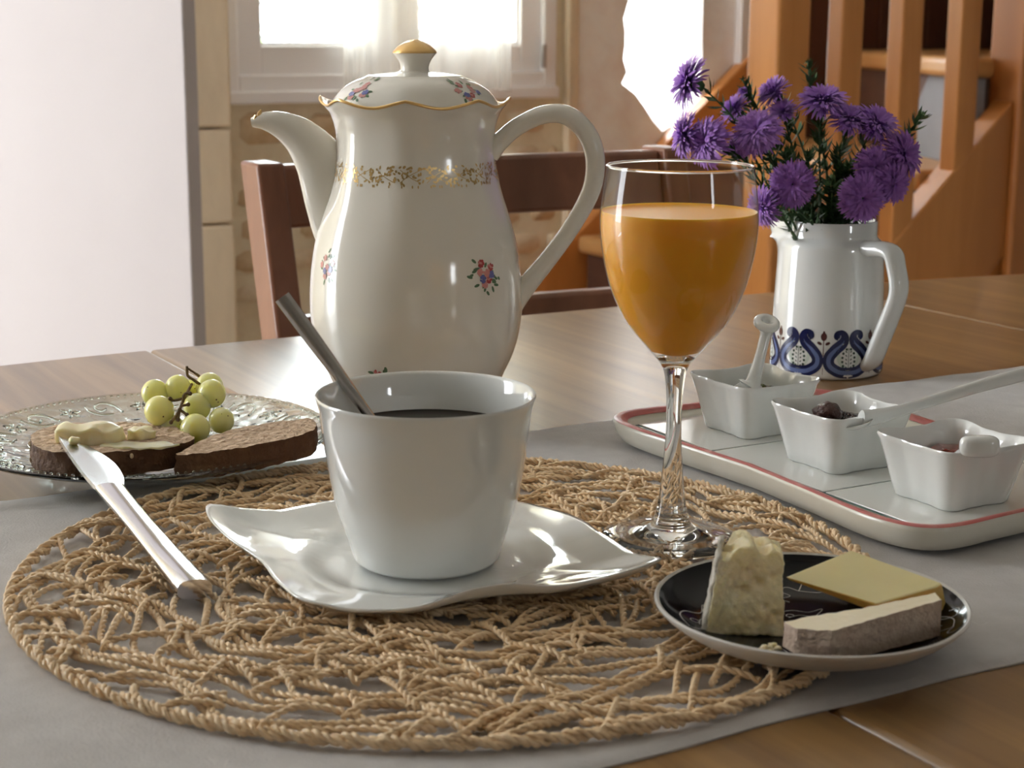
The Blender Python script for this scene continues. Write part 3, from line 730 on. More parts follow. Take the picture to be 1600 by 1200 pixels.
def bouquet(f, a0, z0, s, R, seed, parent, zs=1.0, pale=False):
    r = random.Random(seed); b = MB()
    for k in range(18):
        b.mi = 3; w = r.uniform(0, 6.28); d = r.uniform(.4, .98) * s; blob(b, f, a0, z0, d * math.cos(w) * .9, d * math.sin(w), s * r.uniform(.10, .19), s * .07, w + r.uniform(-.6, .6), R=R, zs=zs)
    lv = 0
    heads = [(r.uniform(-.3, .3) * s + x * s, y * s, m_) for x, y, m_ in ((-.3, .1, 1), (.15, -.25, 0), (.25, .3, 0), (-.15, -.45, 1), (.45, -.05, 2), (-.05, .5, 0), (.05, .05, 1), (-.45, -.2, 2))]
    for hx_, hz_, m_ in heads:
        lv += 1
        for k in range(8):
            b.mi = 1 if (pale and m_ == 0) or (k % 4 == 3 and m_ == 0) else m_; w = 2 * PI * k / 7 + r.uniform(-.3, .3); d = (0 if k == 7 else .12 * s)
            blob(b, (lambda a, z, q=lv: tuple(c * (1 + .0005 * q) if i < 2 else c for i, c in enumerate(f(a, z)))), a0, z0, hx_ + d * math.cos(w), hz_ + d * math.sin(w), s * r.uniform(.06, .11), s * r.uniform(.05, .09), r.uniform(0, 3), 6, R=R, zs=zs)
    return b.build('flower_sprig', [rose, pink, bluep, greenp], parent, (0, 0, 0), smooth=0)
FR = -PI / 2
bouquet(fpot, FR - math.radians(53), 9.3, 1.0, 5.8, 1, pot, pale=True)
bouquet(fpot, FR + math.radians(43), 9.1, 1.2, 5.8, 2, pot)
bouquet(fpot, FR - math.radians(15), 3.1, 1.3, 5.2, 3, pot)
_fl = surf_fn(lid_prof, lsc, .02)
def flid(a, z): p = _fl(a, z); return (p[0], p[1], p[2] + .025)
bouquet(flid, FR - math.radians(45), 18.72, 1.15, 3.9, 5, lid, zs=.62, pale=True)
bouquet(flid, FR + math.radians(48), 18.72, 1.15, 3.9, 6, lid, zs=.62)
# gilt garland
b = MB(); r = random.Random(8); nrep = 20
for k in range(nrep):
    a0 = 2 * PI * k / nrep; z0 = 14.35; R = 4.42; half_ = PI * 4.42 / nrep
    for sgn in (1, -1):
        stroke(b, fpot, [(-half_ * .8, -.35 * sgn), (-half_ * .3, -.05 * sgn), (half_ * .2, .15 * sgn), (half_ * .7, .32 * sgn)], .035, R, a0, z0)
    for q in range(30):
        dx = r.uniform(-half_, half_); dz = r.uniform(-.5, .5); blob(b, fpot, a0, z0, dx, dz, r.uniform(.07, .13), r.uniform(.045, .075), r.uniform(0, 3.1), 6, R)
    for q in range(3):
        dx = r.uniform(-half_, half_); blob(b, fpot, a0, z0, dx, -.55, .04, .09, 0, 6, R)
b.build('gilt_garland', M('gilt_print', (.66, .46, .20), .3, metal=.85), pot, (0, 0, 0), smooth=0)

# ================================================================== WINE GLASS WITH ORANGE JUICE
GX, GY = 6.87, 70.0
glassm = M('clear_glass', (1, 1, 1), 0.0, trans=1.0, ior=1.47)
wg = thing('wine_glass', 'stemmed wine glass filled with orange juice', 'glass', (GX, GY, 0))
outer = [(2.98, .74), (3.03, .82), (2.97, .90)] + [tuple(p) for p in cr([(2.4, .98), (1.6, 1.08), (1.05, 1.28), (.78, 1.62), (.63, 2.2), (.52, 2.9), (.41, 4.13), (.335, 5.34), (.33, 6.56), (.42, 7.78), (.62, 8.4), (1.1, 8.98), (2.1, 10.16), (2.7, 11.36), (2.97, 12.2), (3.2, 13.4), (3.28, 14.3), (3.26, 14.9), (3.16, 15.8), (3.03, 16.6)], 4)]
inner = [tuple(p) for p in cr([(2.95, 16.62), (3.06, 15.8), (3.15, 14.9), (3.17, 14.3), (3.09, 13.4), (2.86, 12.2), (2.58, 11.36), (1.96, 10.2), (1.0, 9.2), (.5, 8.82), (.2, 8.72)], 4)] + [(0, 8.7)]
thin = pane_mat('thin_bowl_glass', (.985, .99, .985), .05)
_nt = thin.node_tree; _mx = [n for n in _nt.nodes if n.type == 'MIX_SHADER'][0]; _lw = _nt.nodes.new('ShaderNodeLayerWeight'); _lw.inputs['Blend'].default_value = .5
_pw = _nt.nodes.new('ShaderNodeMath'); _pw.operation = 'POWER'; _pw.inputs[1].default_value = 4.0; _nt.links.new(_lw.outputs['Facing'], _pw.inputs[0])
_ma = _nt.nodes.new('ShaderNodeMath'); _ma.operation = 'MULTIPLY_ADD'; _ma.inputs[1].default_value = .75; _ma.inputs[2].default_value = .045; _nt.links.new(_pw.outputs[0], _ma.inputs[0]); _nt.links.new(_ma.outputs[0], _mx.inputs[0])
[n for n in _nt.nodes if n.type == 'BSDF_GLOSSY'][0].inputs['Roughness'].default_value = .01
zs_cut = 8.75
stem = [p for p in outer if p[1] < zs_cut]; bowl_o = [p for p in outer if p[1] >= zs_cut - .3]
b = MB(); b.lathe([(0, .86), (2.2, .78), (2.9, .72)] + stem + [(stem[-1][0] * .6, zs_cut + .02), (0, zs_cut + .04)], 72); b.build('stem_and_foot', glassm, wg, (0, 0, 0), smooth=60)
b = MB(); b.lathe(bowl_o + [(3.02, 16.68)], 96); b.build('bowl', thin, wg, (0, 0, 0), smooth=60)
rimc = [(3.0 * math.cos(2 * PI * k / 96), 3.0 * math.sin(2 * PI * k / 96), 16.68) for k in range(96)]
b = MB(); b.tube(rimc, .06, 8, closed=True); b.build('rim', glassm, wg, (0, 0, 0), smooth=80)
juice = M('orange_juice', (1.0, .42, .022), .38, sss=.35, sss_col=(1.0, .5, .1), sss_r=.008, spec=.4)
ji = [(max(0, r_ - .045), z_) for r_, z_ in reversed(outer) if 8.85 < z_ < 14.7] + [(.5, 8.82), (0, 8.8)]
zt = 14.75
b = MB(); b.lathe([(0, zt - .03), (2.6, zt - .03), (3.0, zt), (3.12, zt + .03), (3.21, zt + .1)] + ji, 96); b.build('orange_juice', juice, wg, (0, 0, 0), smooth=60)

# ================================================================== CHEESE DISH
DX, DY = 10.9, 58.6
dish = thing('cheese_dish', 'small round black glazed dish with pale rim holding three cheeses', 'dish', (DX, DY, 0))
blackg = M('black_glaze', (.006, .006, .008), .12, spec=.22); greige = M('grey_white_glaze', (.62, .60, .57), .3); whiteline = M('scratched_white_line', (.6, .6, .58), .5)
din = [tuple(p) for p in cr([(5.52, 1.95), (5.2, 1.66), (4.6, 1.32), (3.9, 1.08), (3.0, .98), (1.5, .96)], 5)]
b = MB(); b.lathe(din + [(0, .96)], 96); b.build('black_interior', blackg, dish, (0, 0, 0), smooth=60)
b = MB(); b.lathe([(5.5, 1.94), (5.6, 2.0), (5.68, 1.95)] + [tuple(p) for p in cr([(5.66, 1.86), (5.3, 1.5), (4.6, 1.05), (3.7, .75), (3.1, .66)], 4)] + [(3.0, .5), (2.7, .5), (2.6, .62), (0, .65)], 96); b.build('pale_underside', greige, dish, (0, 0, 0), smooth=60)
zd = [p[0] for p in din]; 
def fd(x, y):
    r_ = math.hypot(x, y); z_ = float(np.interp(r_, [0] + [p[0] for p in reversed(din)], [.96] + [p[1] for p in reversed(din)])) + .02
    return (x, y, z_)
b = MB(); r = random.Random(12)
def doodle(cx, cy, s, rot, b=b):
    def tr(pts): return [(cx + s * (x * math.cos(rot) - y * math.sin(rot)), cy + s * (x * math.sin(rot) + y * math.cos(rot))) for x, y in pts]
    bird = tr(cr([(-.9, -.2), (-.5, .35), (.0, .55), (.45, .35), (.95, .6), (.7, .15), (.3, -.35), (-.3, -.45), (-.9, -.2)], 6))
    eye = tr([(.12 * math.cos(w) - .2, .12 * math.sin(w) + .1) for w in np.linspace(0, 6.29, 14)])
    wing = tr(cr([(-.3, -.1), (.1, .1), (.4, -.1), (.1, -.3), (-.1, -.6), (.2, -.8), (.45, -.6)], 5))
    vine = tr(cr([(-.9, -.2), (-1.2, .1), (-1.5, -.1), (-1.3, -.5), (-1.7, -.7), (-1.5, -1.0)], 5))
    for pts in (bird, eye, wing, vine): stroke(b, fd, pts, .036)
for cx, cy, s, rot in ((-3.9, .1, 1.45, .9), (-1.9, -3.3, 1.3, 2.4), (-.3, 1.0, 1.2, .1), (-1.4, 3.7, 1.2, .8), (3.6, 2.8, 1.2, -1.0), (4.4, -.6, 1.2, 1.7), (1.2, 4.1, 1.2, .2), (.3, -4.3, 1.0, .1)): doodle(cx, cy, s, rot)
b.build('line_drawing', whiteline, dish, (0, 0, 0), smooth=0)

def lump(bm_v, amp, sc, seed):
    r = random.Random(seed); ph = [r.uniform(0, 6) for _ in range(9)]
    out = []
    for x, y, z in bm_v:
        n = math.sin(x * sc + ph[0] + 1.3 * math.sin(y * sc * 1.3 + ph[1])) * math.cos(z * sc * 1.2 + ph[2]) + .5 * math.sin(y * sc * 2.3 + ph[3]) * math.sin(z * sc * 2.1 + ph[4] + x * sc)
        m = math.sin(z * sc + ph[5] + y * sc) * math.cos(x * sc * 1.7 + ph[6])
        out.append((x + amp * n, y + amp * m, z + amp * .5 * (n + m)))
    return out
def dense_prism(poly, z0, z1, nz=8, seg=.14, ztop=None, inner=8):
    """closed solid with a finely divided wall and caps, from a polygon outline"""
    P = [np.array(p, float) for p in poly]; out = []
    for a_, b_ in zip(P, P[1:] + P[:1]):
        k = max(1, int(np.linalg.norm(b_ - a_) / seg))
        for j in range(k): out.append(a_ + (b_ - a_) * j / k)
    c = sum(out) / len(out); b = MB(); n = len(out)
    zt_ = ztop or (lambda x, y: z1)
    for q in range(nz + 1):
        for p in out: b.v.append((p[0], p[1], lerp(z0, zt_(p[0], p[1]), q / nz)))
    for q in range(nz):
        for i in range(n):
            j = (i + 1) % n; b.face(q * n + i, q * n + j, (q + 1) * n + j, (q + 1) * n + i)
    base = nz * n
    for q in range(1, inner):
        o = len(b.v)
        for p in out:
            w = c + (p - c) * (1 - q / inner); b.v.append((w[0], w[1], zt_(w[0], w[1])))
        for i in range(n):
            j = (i + 1) % n; b.face(base + i, base + j, o + j, o + i)
        base = o
    o = len(b.v); b.v.append((c[0], c[1], zt_(c[0], c[1])))
    for i in range(n): b.face(base + i, base + (i + 1) % n, o)
    b.f.append(tuple(range(n - 1, -1, -1))); b.m.append(b.mi)
    return b

cream_paste = M('soft_cheese_paste', (.95, .78, .45), .38, var=((.95, .85, .60), 90, (1, 1, 1), 4, .3, .7), sss=.35, sss_col=(1, .8, .4), sss_r=.006, bump=(260, .5, .002))
white_rind = M('white_bloomy_rind', (.84, .80, .72), .8, bump=(300, .8, .002))
comte_m = M('pale_yellow_cheese', (.86, .77, .43), .42, var=((.82, .72, .37), 40, (1, 1, 1), 3, .3, .7), sss=.35, sss_col=(1, .75, .3), sss_r=.006, bump=(500, .15, .0006))
comte_edge = M('deeper_yellow_cheese', (.76, .50, .13), .45, sss=.25, sss_col=(1, .6, .2), sss_r=.006, bump=(300, .3, .0008))
tomme_m = M('ivory_cheese', (.90, .80, .60), .5, sss=.25, sss_col=(1, .8, .5), sss_r=.004, bump=(300, .3, .0008))
tomme_rind = M('pinkish_cloth_marked_rind', (.60, .44, .34), .8, var=((.72, .58, .46), 160, (1, 1, 1), 4, .35, .65), bump=(450, .9, .0015))

# camembert wedge standing on its cut edge
ch = thing('camembert_wedge', 'creamy soft cheese wedge with white rind standing tall on the dish', 'cheese', (8.6, 58.55, 0))
def ztopc(x, y): return 3.9 + .25 * math.sin(x * 2.1 + 1) + .35 * math.exp(-((x + .55) / .45) ** 2) - .35 * math.exp(-((x - .2) / .35) ** 2) + .12 * math.sin(x * 7 + y * 5)
b = dense_prism([(-1.62, -.9), (1.18, -1.05), (1.35, 1.0), (.6, 1.5), (-1.1, 1.35)], .99, 3.9, 34, .06, ztopc, 16)
V = []
for x, y, z in b.v:
    t = (z - 1) / 3.0; k = 1 - .22 * max(0, t)
    x2 = x * k + .18 * t; y2 = y * (1 - .25 * t) + .25 * t
    # eyes and cracks on the front
    if y < -.7:
        for hx, hz, hr_ in ((.25, 2.85, .14), (-.35, 2.55, .15), (.75, 3.1, .1), (-.6, 1.9, .07), (.5, 2.0, .08), (.1, 1.5, .06), (-.2, 3.3, .08), (.85, 1.7, .1)):
            d2 = ((x2 - hx) / 1.4) ** 2 + (z - hz) ** 2; y2 += .28 * hr_ / .15 * math.exp(-d2 / (hr_ * hr_))
    V.append((x2, y2, z))
b.v = lump(V, .04, 3.4, 5); b.v = lump(b.v, .022, 12, 6)
b.v = [(x, y, max(z, .985)) for x, y, z in b.v]
o = b.build('paste', cream_paste, ch, (0, 0, 0), smooth=180)
b = dense_prism([(-1.75, -.7), (-1.58, -.82), (-1.2, 1.4), (-1.45, 1.3)], 1.0, 3.95, 16, .12, lambda x, y: 4.05 + .2 * math.sin(y * 3), 3)
b.v = lump([(x * (1 - .22 * (z - 1) / 3) + .18 * (z - 1) / 3, y * (1 - .25 * (z - 1) / 3) + .2 * (z - 1) / 3, z) for x, y, z in b.v], .06, 5, 9)
b.v = [(x, y, max(z, 1.0)) for x, y, z in b.v]
b.build('rind', white_rind, ch, (0, 0, 0), smooth=180)
# comte slab
co = thing('yellow_cheese_slab', 'smooth pale yellow hard cheese slab lying at the back of the dish', 'cheese', (12.6, 59.6, 0))
pts = [(-2.55, -.1), (.55, 3.2), (3.2, -.35), (2.9, -.75), (.3, -2.7)]
def tiltz(x, y): return 2.62 - .02 * x + .02 * y
b = MB(); n = len(pts)
low = [(-2.35, .05), (.6, 3.1), (3.55, -.1), (3.3, -.55), (.35, -2.55)]
zb = [1.75, 1.6, 1.35, 1.4, 1.5]
b.v = [(x, y, z) for (x, y), z in zip(low, [2.5, 1.7, 1.35, 1.35, 2.15])] + [(x, y, tiltz(x, y)) for x, y in pts]
b.mi = 0; b.face(5, 6, 7, 8, 9); b.mi = 1
b.face(4, 3, 2, 1, 0)
for i in range(5): b.face(i, (i + 1) % 5, 5 + (i + 1) % 5, 5 + i)
b.v = [(x, y, z - .12) for x, y, z in b.v]
b.build('slab', [comte_m, comte_edge], co, (0, 0, 0), smooth=30, bevel=.09, seg=3)
# tomme slice
to = thing('rinded_cheese_slice', 'ivory cheese slice with pinkish rough rind at the front of the dish', 'cheese', (12.0, 55.7, 0))
bt = [(-2.55, -.05), (-2.2, -.75), (-1.1, -1.2), (3.15, 1.0), (3.1, 1.75), (.3, .75), (-1.6, .35)]
b = dense_prism(bt, 1.32, 2.4, 6, .16, lambda x, y: 2.32 + .085 * (x + 1), 6)
rd = MB()
b.m = [0] * len(b.f)
cnt = 0
for i, fc in enumerate(b.f):
    zs2 = [b.v[k][2] for k in fc]; c = np.mean([b.v[k] for k in fc], axis=0)
    flat_top = all(abs(b.v[k][2] - (2.32 + .085 * (b.v[k][0] + 1))) < 1e-4 for k in fc)
    if not flat_top: b.m[i] = 1
b.v = [(x, y, z - .17 * max(0, (1 - abs(x) / 3)) * (0 if z > 1.8 else 1)) for x, y, z in b.v]
b.v = lump(b.v, .02, 6, 3)
b.build('slice', [tomme_m, tomme_rind], to, (0, 0, 0), smooth=40)
b = MB(); r = random.Random(4)
for k in range(14):
    b.sphere((r.uniform(-.35, .35), r.uniform(-.25, .25) , r.uniform(.06, .2)), r.uniform(.06, .15), 8, 6, (1, 1, .8))
b.v = lump(b.v, .03, 9, 2)
tag(b.build('cheese_crumb', cream_paste, None, (8.95, 55.6, 1.12), (0, 0, .6), smooth=180), 'small crumbled bit of soft cheese at the front of the black dish', 'crumb')

# ================================================================== SERVING TRAY
ivory = M('ivory_earthenware', (.72, .70, .62), .22, coat=.2, var=((.64, .60, .50), 20, (1, 1, 1), 3, .4, .75))
redline = M('worn_red_rim_glaze', (.52, .13, .12), .35, var=((.62, .30, .26), 60, (1, 1, 1), 4, .5, .75))
trayfloor = M('tray_tile_glaze', (.76, .77, .74), .08, coat=.3)
gapm = M('green_glass_edge', (.06, .12, .10), .25)
TUC, TVC = 56.4, 62.7; TA, TB = 8.1, 12.75      # half sizes along u and v
tray = thing('serving_tray', 'ivory ceramic tray with wavy red rim carrying three small bowls', 'tray', uv(TUC, TVC, .3), PHI)
def tray_outline(ins=0.0):
    pts = []
    for k in range(120):
        w = 2 * PI * k / 120; c, s_ = math.cos(w), math.sin(w)
        e = .30
        x = math.copysign(abs(c) ** e, c); y = math.copysign(abs(s_) ** e, s_)
        px = (TA - ins) * x * (1 - .115 * math.cos(y * PI / 2 * 1.0) ** 2); py = (TB - ins) * y * (1 - .05 * math.cos(x * PI / 2) ** 2)
        pts.append((px, py))
    return pts
def loft(b, rings, close_first=True, close_last=True, cap_first_flip=True):
    o = len(b.v); n = len(rings[0])
    for rg_ in rings: b.v += [tuple(map(float, p)) for p in rg_]
    for q in range(len(rings) - 1):
        for i in range(n):
            j = (i + 1) % n; b.face(o + q * n + i, o + q * n + j, o + (q + 1) * n + j, o + (q + 1) * n + i)
    if close_first: b.f.append(tuple(o + i for i in range(n - 1, -1, -1))); b.m.append(b.mi)
    if close_last: b.f.append(tuple(o + (len(rings) - 1) * n + i for i in range(n))); b.m.append(b.mi)
def ring(ins, z): return [(x, y, z) for x, y in tray_outline(ins)]
b = MB(); loft(b, [ring(.9, 0), ring(.35, .25), ring(.1, .7), ring(0, 1.15), ring(.02, 1.32), ring(.14, 1.4), ring(.42, 1.34), ring(.7, 1.05), ring(.95, .9)]); b.build('body', ivory, tray, (0, 0, 0), smooth=60)
b = MB(); loft(b, [ring(.03, 1.345), ring(.14, 1.425), ring(.42, 1.37), ring(.62, 1.19)], False, False); b.build('red_rim', redline, tray, (0, 0, 0), smooth=60)
b = MB(); b.box(-6.2, 6.2, -11, 11, .88, .905); b.build('seam_line', gapm, tray, (0, 0, 0), smooth=0)
for y0, y1 in ((-11.0, -4.45), (-4.3, 4.25), (4.4, 11.0)):
    b = MB(); b.box(-6.0, 6.0, y0, y1, .89, .96); b.build('floor_tile', trayfloor, tray, (0, 0, 0), smooth=0, bevel=.03)

# ================================================================== SMALL SQUARE BOWLS
def bowl_ring(h, z, sharp, pinch, wave, n=96):
    pts = []
    for k in range(n):
        a = 2 * PI * k / n
        c4 = .5 - .5 * math.cos(4 * a)                    # 1 at the corners (45 deg)
        r = 1.07 * h * lerp(1 - pinch, 1.27, c4 ** sharp)
        pts.append((r * math.cos(a), r * math.sin(a), z + wave * (c4 ** 1.5 - .5)))
    return pts
BS = 1.9
def make_bowl(label, uvc, rot=0.0):
    t = thing('square_bowl', label, 'bowl', uv(uvc[0], uvc[1], 1.26), PHI + rot, group='small square bowls on the tray')
    b = MB()
    R = [bowl_ring(1.78, 0, BS, .07, 0), bowl_ring(1.86, .1, BS, .07, 0), bowl_ring(2.0, .7, BS, .07, .02), bowl_ring(2.22, 1.7, BS, .07, .04), bowl_ring(2.45, 2.6, BS, .07, .09), bowl_ring(2.54, 2.82, BS, .07, .11), bowl_ring(2.50, 2.9, BS, .07, .11), bowl_ring(2.40, 2.82, BS, .07, .11), bowl_ring(2.22, 2.2, BS, .07, .07), bowl_ring(2.0, 1.2, BS, .07, .04), bowl_ring(1.75, .5, BS, .07, 0), bowl_ring(1.5, .34, BS, .07, 0)]
    loft(b, R); b.build('body', porcelain, t, (0, 0, 0), smooth=70)
    return t
green_jam = M('green_jam', (.07, .09, .015), .15, sss=.2); dark_jam = M('dark_plum_jam', (.035, .014, .012), .16); red_jam = M('red_jam', (.22, .035, .02), .12, sss=.3)
fig = M('dark_fruit_lump', (.07, .028, .022), .28, bump=(300, 1, .003))
bowls = []
for lab, c, jm, lv in (('white square bowl of green jam, farthest along the tray', (55.1, 69.75), green_jam, 2.0), ('white square bowl of dark plum jam, middle of the tray', (54.5, 62.1), dark_jam, 2.1), ('white square bowl of red jam, nearest on the tray', (54.8, 54.75), red_jam, 2.0)):
    t = make_bowl(lab, c); b = MB()
    loft(b, [bowl_ring(1.4, .4, BS, .1, 0, 48), bowl_ring(2.0, lv - .12, BS, .1, 0, 48), bowl_ring(1.7, lv + .02, BS, .1, 0, 48), bowl_ring(.6, lv + .06, BS, .1, 0, 48)])
    b.v = [(x, y, z + (.07 * math.sin(x * 4 + y * 3) if z > lv - .05 else 0)) for x, y, z in b.v]
    b.build('jam', jm, t, (0, 0, 0), smooth=80); bowls.append(t)
    if jm is dark_jam:
        b = MB(); b.sphere((-.6, .3, 2.5), .66, 20, 12, (1.15, 1, .85)); b.v = lump(b.v, .07, 6, 3); b.build('fruit_lump', fig, t, (0, 0, 0), smooth=180)
        b = MB(); r = random.Random(2)
        for k in range(40): b.sphere((r.uniform(-.2, 1.1), r.uniform(-.2, 1.3), lv + .07), r.uniform(.06, .12), 6, 5)
        b.build('seeds', dark_jam, t, (0, 0, 0), smooth=180)
    if jm is green_jam:
        b = MB(); r = random.Random(5)
        for k in range(26): b.sphere((r.uniform(-1.2, 1.2), r.uniform(-1.2, 1.2), lv + .05), r.uniform(.1, .22), 8, 6)
        b.v = lump(b.v, .04, 8, 2); b.build('fruit_pieces', green_jam, t, (0, 0, 0), smooth=180)

# porcelain spoons
def p_spoon(label, pts, rad, flats, up, end, scoop=None):
    base = pts[0]; t = thing('porcelain_spoon', label, 'spoon', base, group='porcelain spoons in the bowls')
    L_ = [np.array(p) - np.array(base) for p in pts]
    d = cr([(*p, r_, f_) for p, r_, f_ in zip(L_, rad, flats)], 5); b = MB()
    b.tube([p[:3] for p in d], [p[3] for p in d], 14, flat=[p[4] for p in d], up=up); b.build('handle', porcelain, t, (0, 0, 0), smooth=60)
    if end: 
        kind, c, ax, R_, r_ = end; c = np.array(c) - np.array(base); ax = Vector(ax).normalized(); b = MB()
        q = ax.to_track_quat('Z', 'Y'); pts2 = [c + np.array(q @ Vector((R_ * math.cos(w), R_ * math.sin(w), 0))) for w in [2 * PI * k / 28 for k in range(28)]]
        b.tube(pts2, r_, 12, closed=True); b.build('ring_end', porcelain, t, (0, 0, 0), smooth=80)
    if scoop:
        c, ax, sz = scoop; c = np.array(c) - np.array(base); b = MB()
        prof = [(0, -.34), (.5, -.3), (.85, -.12), (1, .12), (.95, .14), (.8, -.02), (.45, -.18), (0, -.22)]
        b.lathe(prof, 28); q = Vector(ax).normalized().to_track_quat('X', 'Z')
        b.v = [tuple(c + np.array(q @ Vector((p[0] * sz[0], p[1] * sz[1], p[2] * sz[2])))) for p in b.v]; b.build('scoop', porcelain, t, (0, 0, 0), smooth=60)
    return t
c1 = uv(55.1, 69.75); 
h0 = at_y(1172, 606, 87.3); h1 = at_y(1177, 597, 87.4); h2 = at_y(1187, 560, 87.8); h3 = at_y(1196, 524, 88.2); h4 = at_y(1198, 505, 88.4)
p_spoon('porcelain spoon with ring end standing in the green jam bowl', [h0, h1, h2, h3, (h4[0], h4[1], h4[2] - .45)], [.75, .42, .30, .30, .36], [.4, .6, .8, .9, .9], (1, 0, 0), ('ring', h4, (.15, -.45, 1), .47, .25), ((h0[0] - .2, h0[1] - .3, h0[2] - .25), (-.2, -.6, -.3), (1.0, .85, .8)))
e0 = at_y(1345, 656, 78.6); e1 = at_y(1385, 648, 79.2); e2 = at_y(1430, 634, 79.9); e3 = at_y(1520, 606, 81.6); e4 = at_y(1590, 587, 82.9); e5 = at_y(1625, 578, 83.5)
p_spoon('porcelain spoon with long handle pointing right from the dark jam bowl', [e0, e1, e2, e3, e4, e5], [.55, .42, .33, .36, .44, .36], [.5, .6, .75, .8, .6, .5], (0, -.5, 1), None, ((e0[0] - .35, e0[1], e0[2] - .2), (-1, -.1, -.2), (.95, .8, .7)))
b = MB(); hc = np.array(at_y(1577, 583, 82.55)) - np.array(e0); b.lathe([(.14, .0), (.19, .03), (.14, .06), (0, .04)], 16); 
b.v = [tuple(hc + np.array((p[0], p[1] , p[2] + .1))) for p in b.v]
g0 = uv(54.9, 55.4, 2.75); g1 = uv(54.6, 54.2, 3.1); g2 = uv(54.2, 53.0, 3.85); kn = at_y(1530, 697, 71.6)
ks = p_spoon('porcelain spoon in the red jam bowl with its knob end towards the viewer', [g0, (lerp(g0[0], kn[0], .35), lerp(g0[1], kn[1], .35), lerp(g0[2], kn[2], .3)), (lerp(g0[0], kn[0], .75), lerp(g0[1], kn[1], .75), lerp(g0[2], kn[2], .75)), kn], [.6, .4, .38, .42], [.5, .6, .8, .8], (1, 0, 0), None, ((g0[0] - .1, g0[1] + .3, g0[2] - .2), (0, 1, -.2), (1.0, .8, .7)))
b = MB(); b.sphere((kn[0] - g0[0], kn[1] - g0[1] - .05, kn[2] - g0[2]), 1, 28, 16); c = b.v
b.v = []
for x, y, z in c:
    x -= kn[0] - g0[0]; y -= kn[1] - g0[1] - .05; z -= kn[2] - g0[2]
    e = .6; sg = lambda q: math.copysign(abs(q) ** e, q)
    b.v.append((sg(x) * .88 + kn[0] - g0[0], y * .42 + kn[1] - g0[1] - .05, sg(z) * .5 + kn[2] - g0[2]))
b.build('knob_end', porcelain, ks, (0, 0, 0), smooth=180)

# ================================================================== JUG WITH ASTERS
JX, JY = 20.75, 110.0
jug = thing('cream_jug', 'white porcelain jug with blue folk pattern holding purple asters', 'jug', (JX, JY, 0))
jp = [(3.62, .12), (3.66, .5), (3.62, 2.5), (3.55, 5.0), (3.42, 7.6), (3.36, 8.35)]
AZ = math.atan2(.50, -.86)
def jm_(a, r, z):
    d = (a - AZ + PI) % (2 * PI) - PI; k = smooth((z - 7.2) / 2.4); w = math.exp(-(d / .30) ** 2)
    return r + k * w * (1.45 if z > 8.5 else .8), z
b = MB(); b.lathe([(0, .2), (3.3, .2), (3.45, .02)] + [tuple(p) for p in cr(jp, 4)] + [(3.28, 8.62), (3.05, 8.8), (2.95, 8.92), (2.92, 9.1), (2.93, 9.85), (2.88, 9.98), (2.76, 9.98), (2.7, 9.8), (2.7, 8.8), (3.1, 8.2), (3.3, 5), (3.35, 1), (0, .8)], 128, jm_); b.build('body', porcelain, jug, (0, 0, 0), smooth=50)
hx, hy = .58, -.81
hpts = [(2.7, 8.35, .82), (3.7, 8.45, .80), (4.7, 8.5, .78), (5.35, 8.25, .78), (5.65, 7.5, .74), (5.95, 6.4, .74), (5.85, 5.5, .74), (5.3, 4.1, .76), (4.65, 2.6, .78), (4.1, 1.35, .76), (3.5, .8, .6)]
hd = cr([(q * hx, q * hy, z, r_) for q, z, r_ in hpts], 6); b = MB(); b.tube([p[:3] for p in hd], [p[3] for p in hd], 24, flat=.66, up=(hy, -hx, 0))
b.build('handle', porcelain, jug, (0, 0, 0), smooth=60)
navy = M('navy_print', (.008, .013, .07), .15); midblue = M('mid_blue_print', (.12, .17, .38), .15); mint = M('pale_mint_print', (.60, .68, .62), .15); dkgreen = M('dark_green_print', (.02, .05, .035), .15); brownp = M('brown_print', (.085, .022, .02), .15)
fj = surf_fn([tuple(p) for p in cr(jp, 4)], None, .012); fj2 = surf_fn([tuple(p) for p in cr(jp, 4)], None, .020); fj3 = surf_fn([tuple(p) for p in cr(jp, 4)], None, .028)
b = MB(); RJ = 3.64; per = 2 * PI / 7
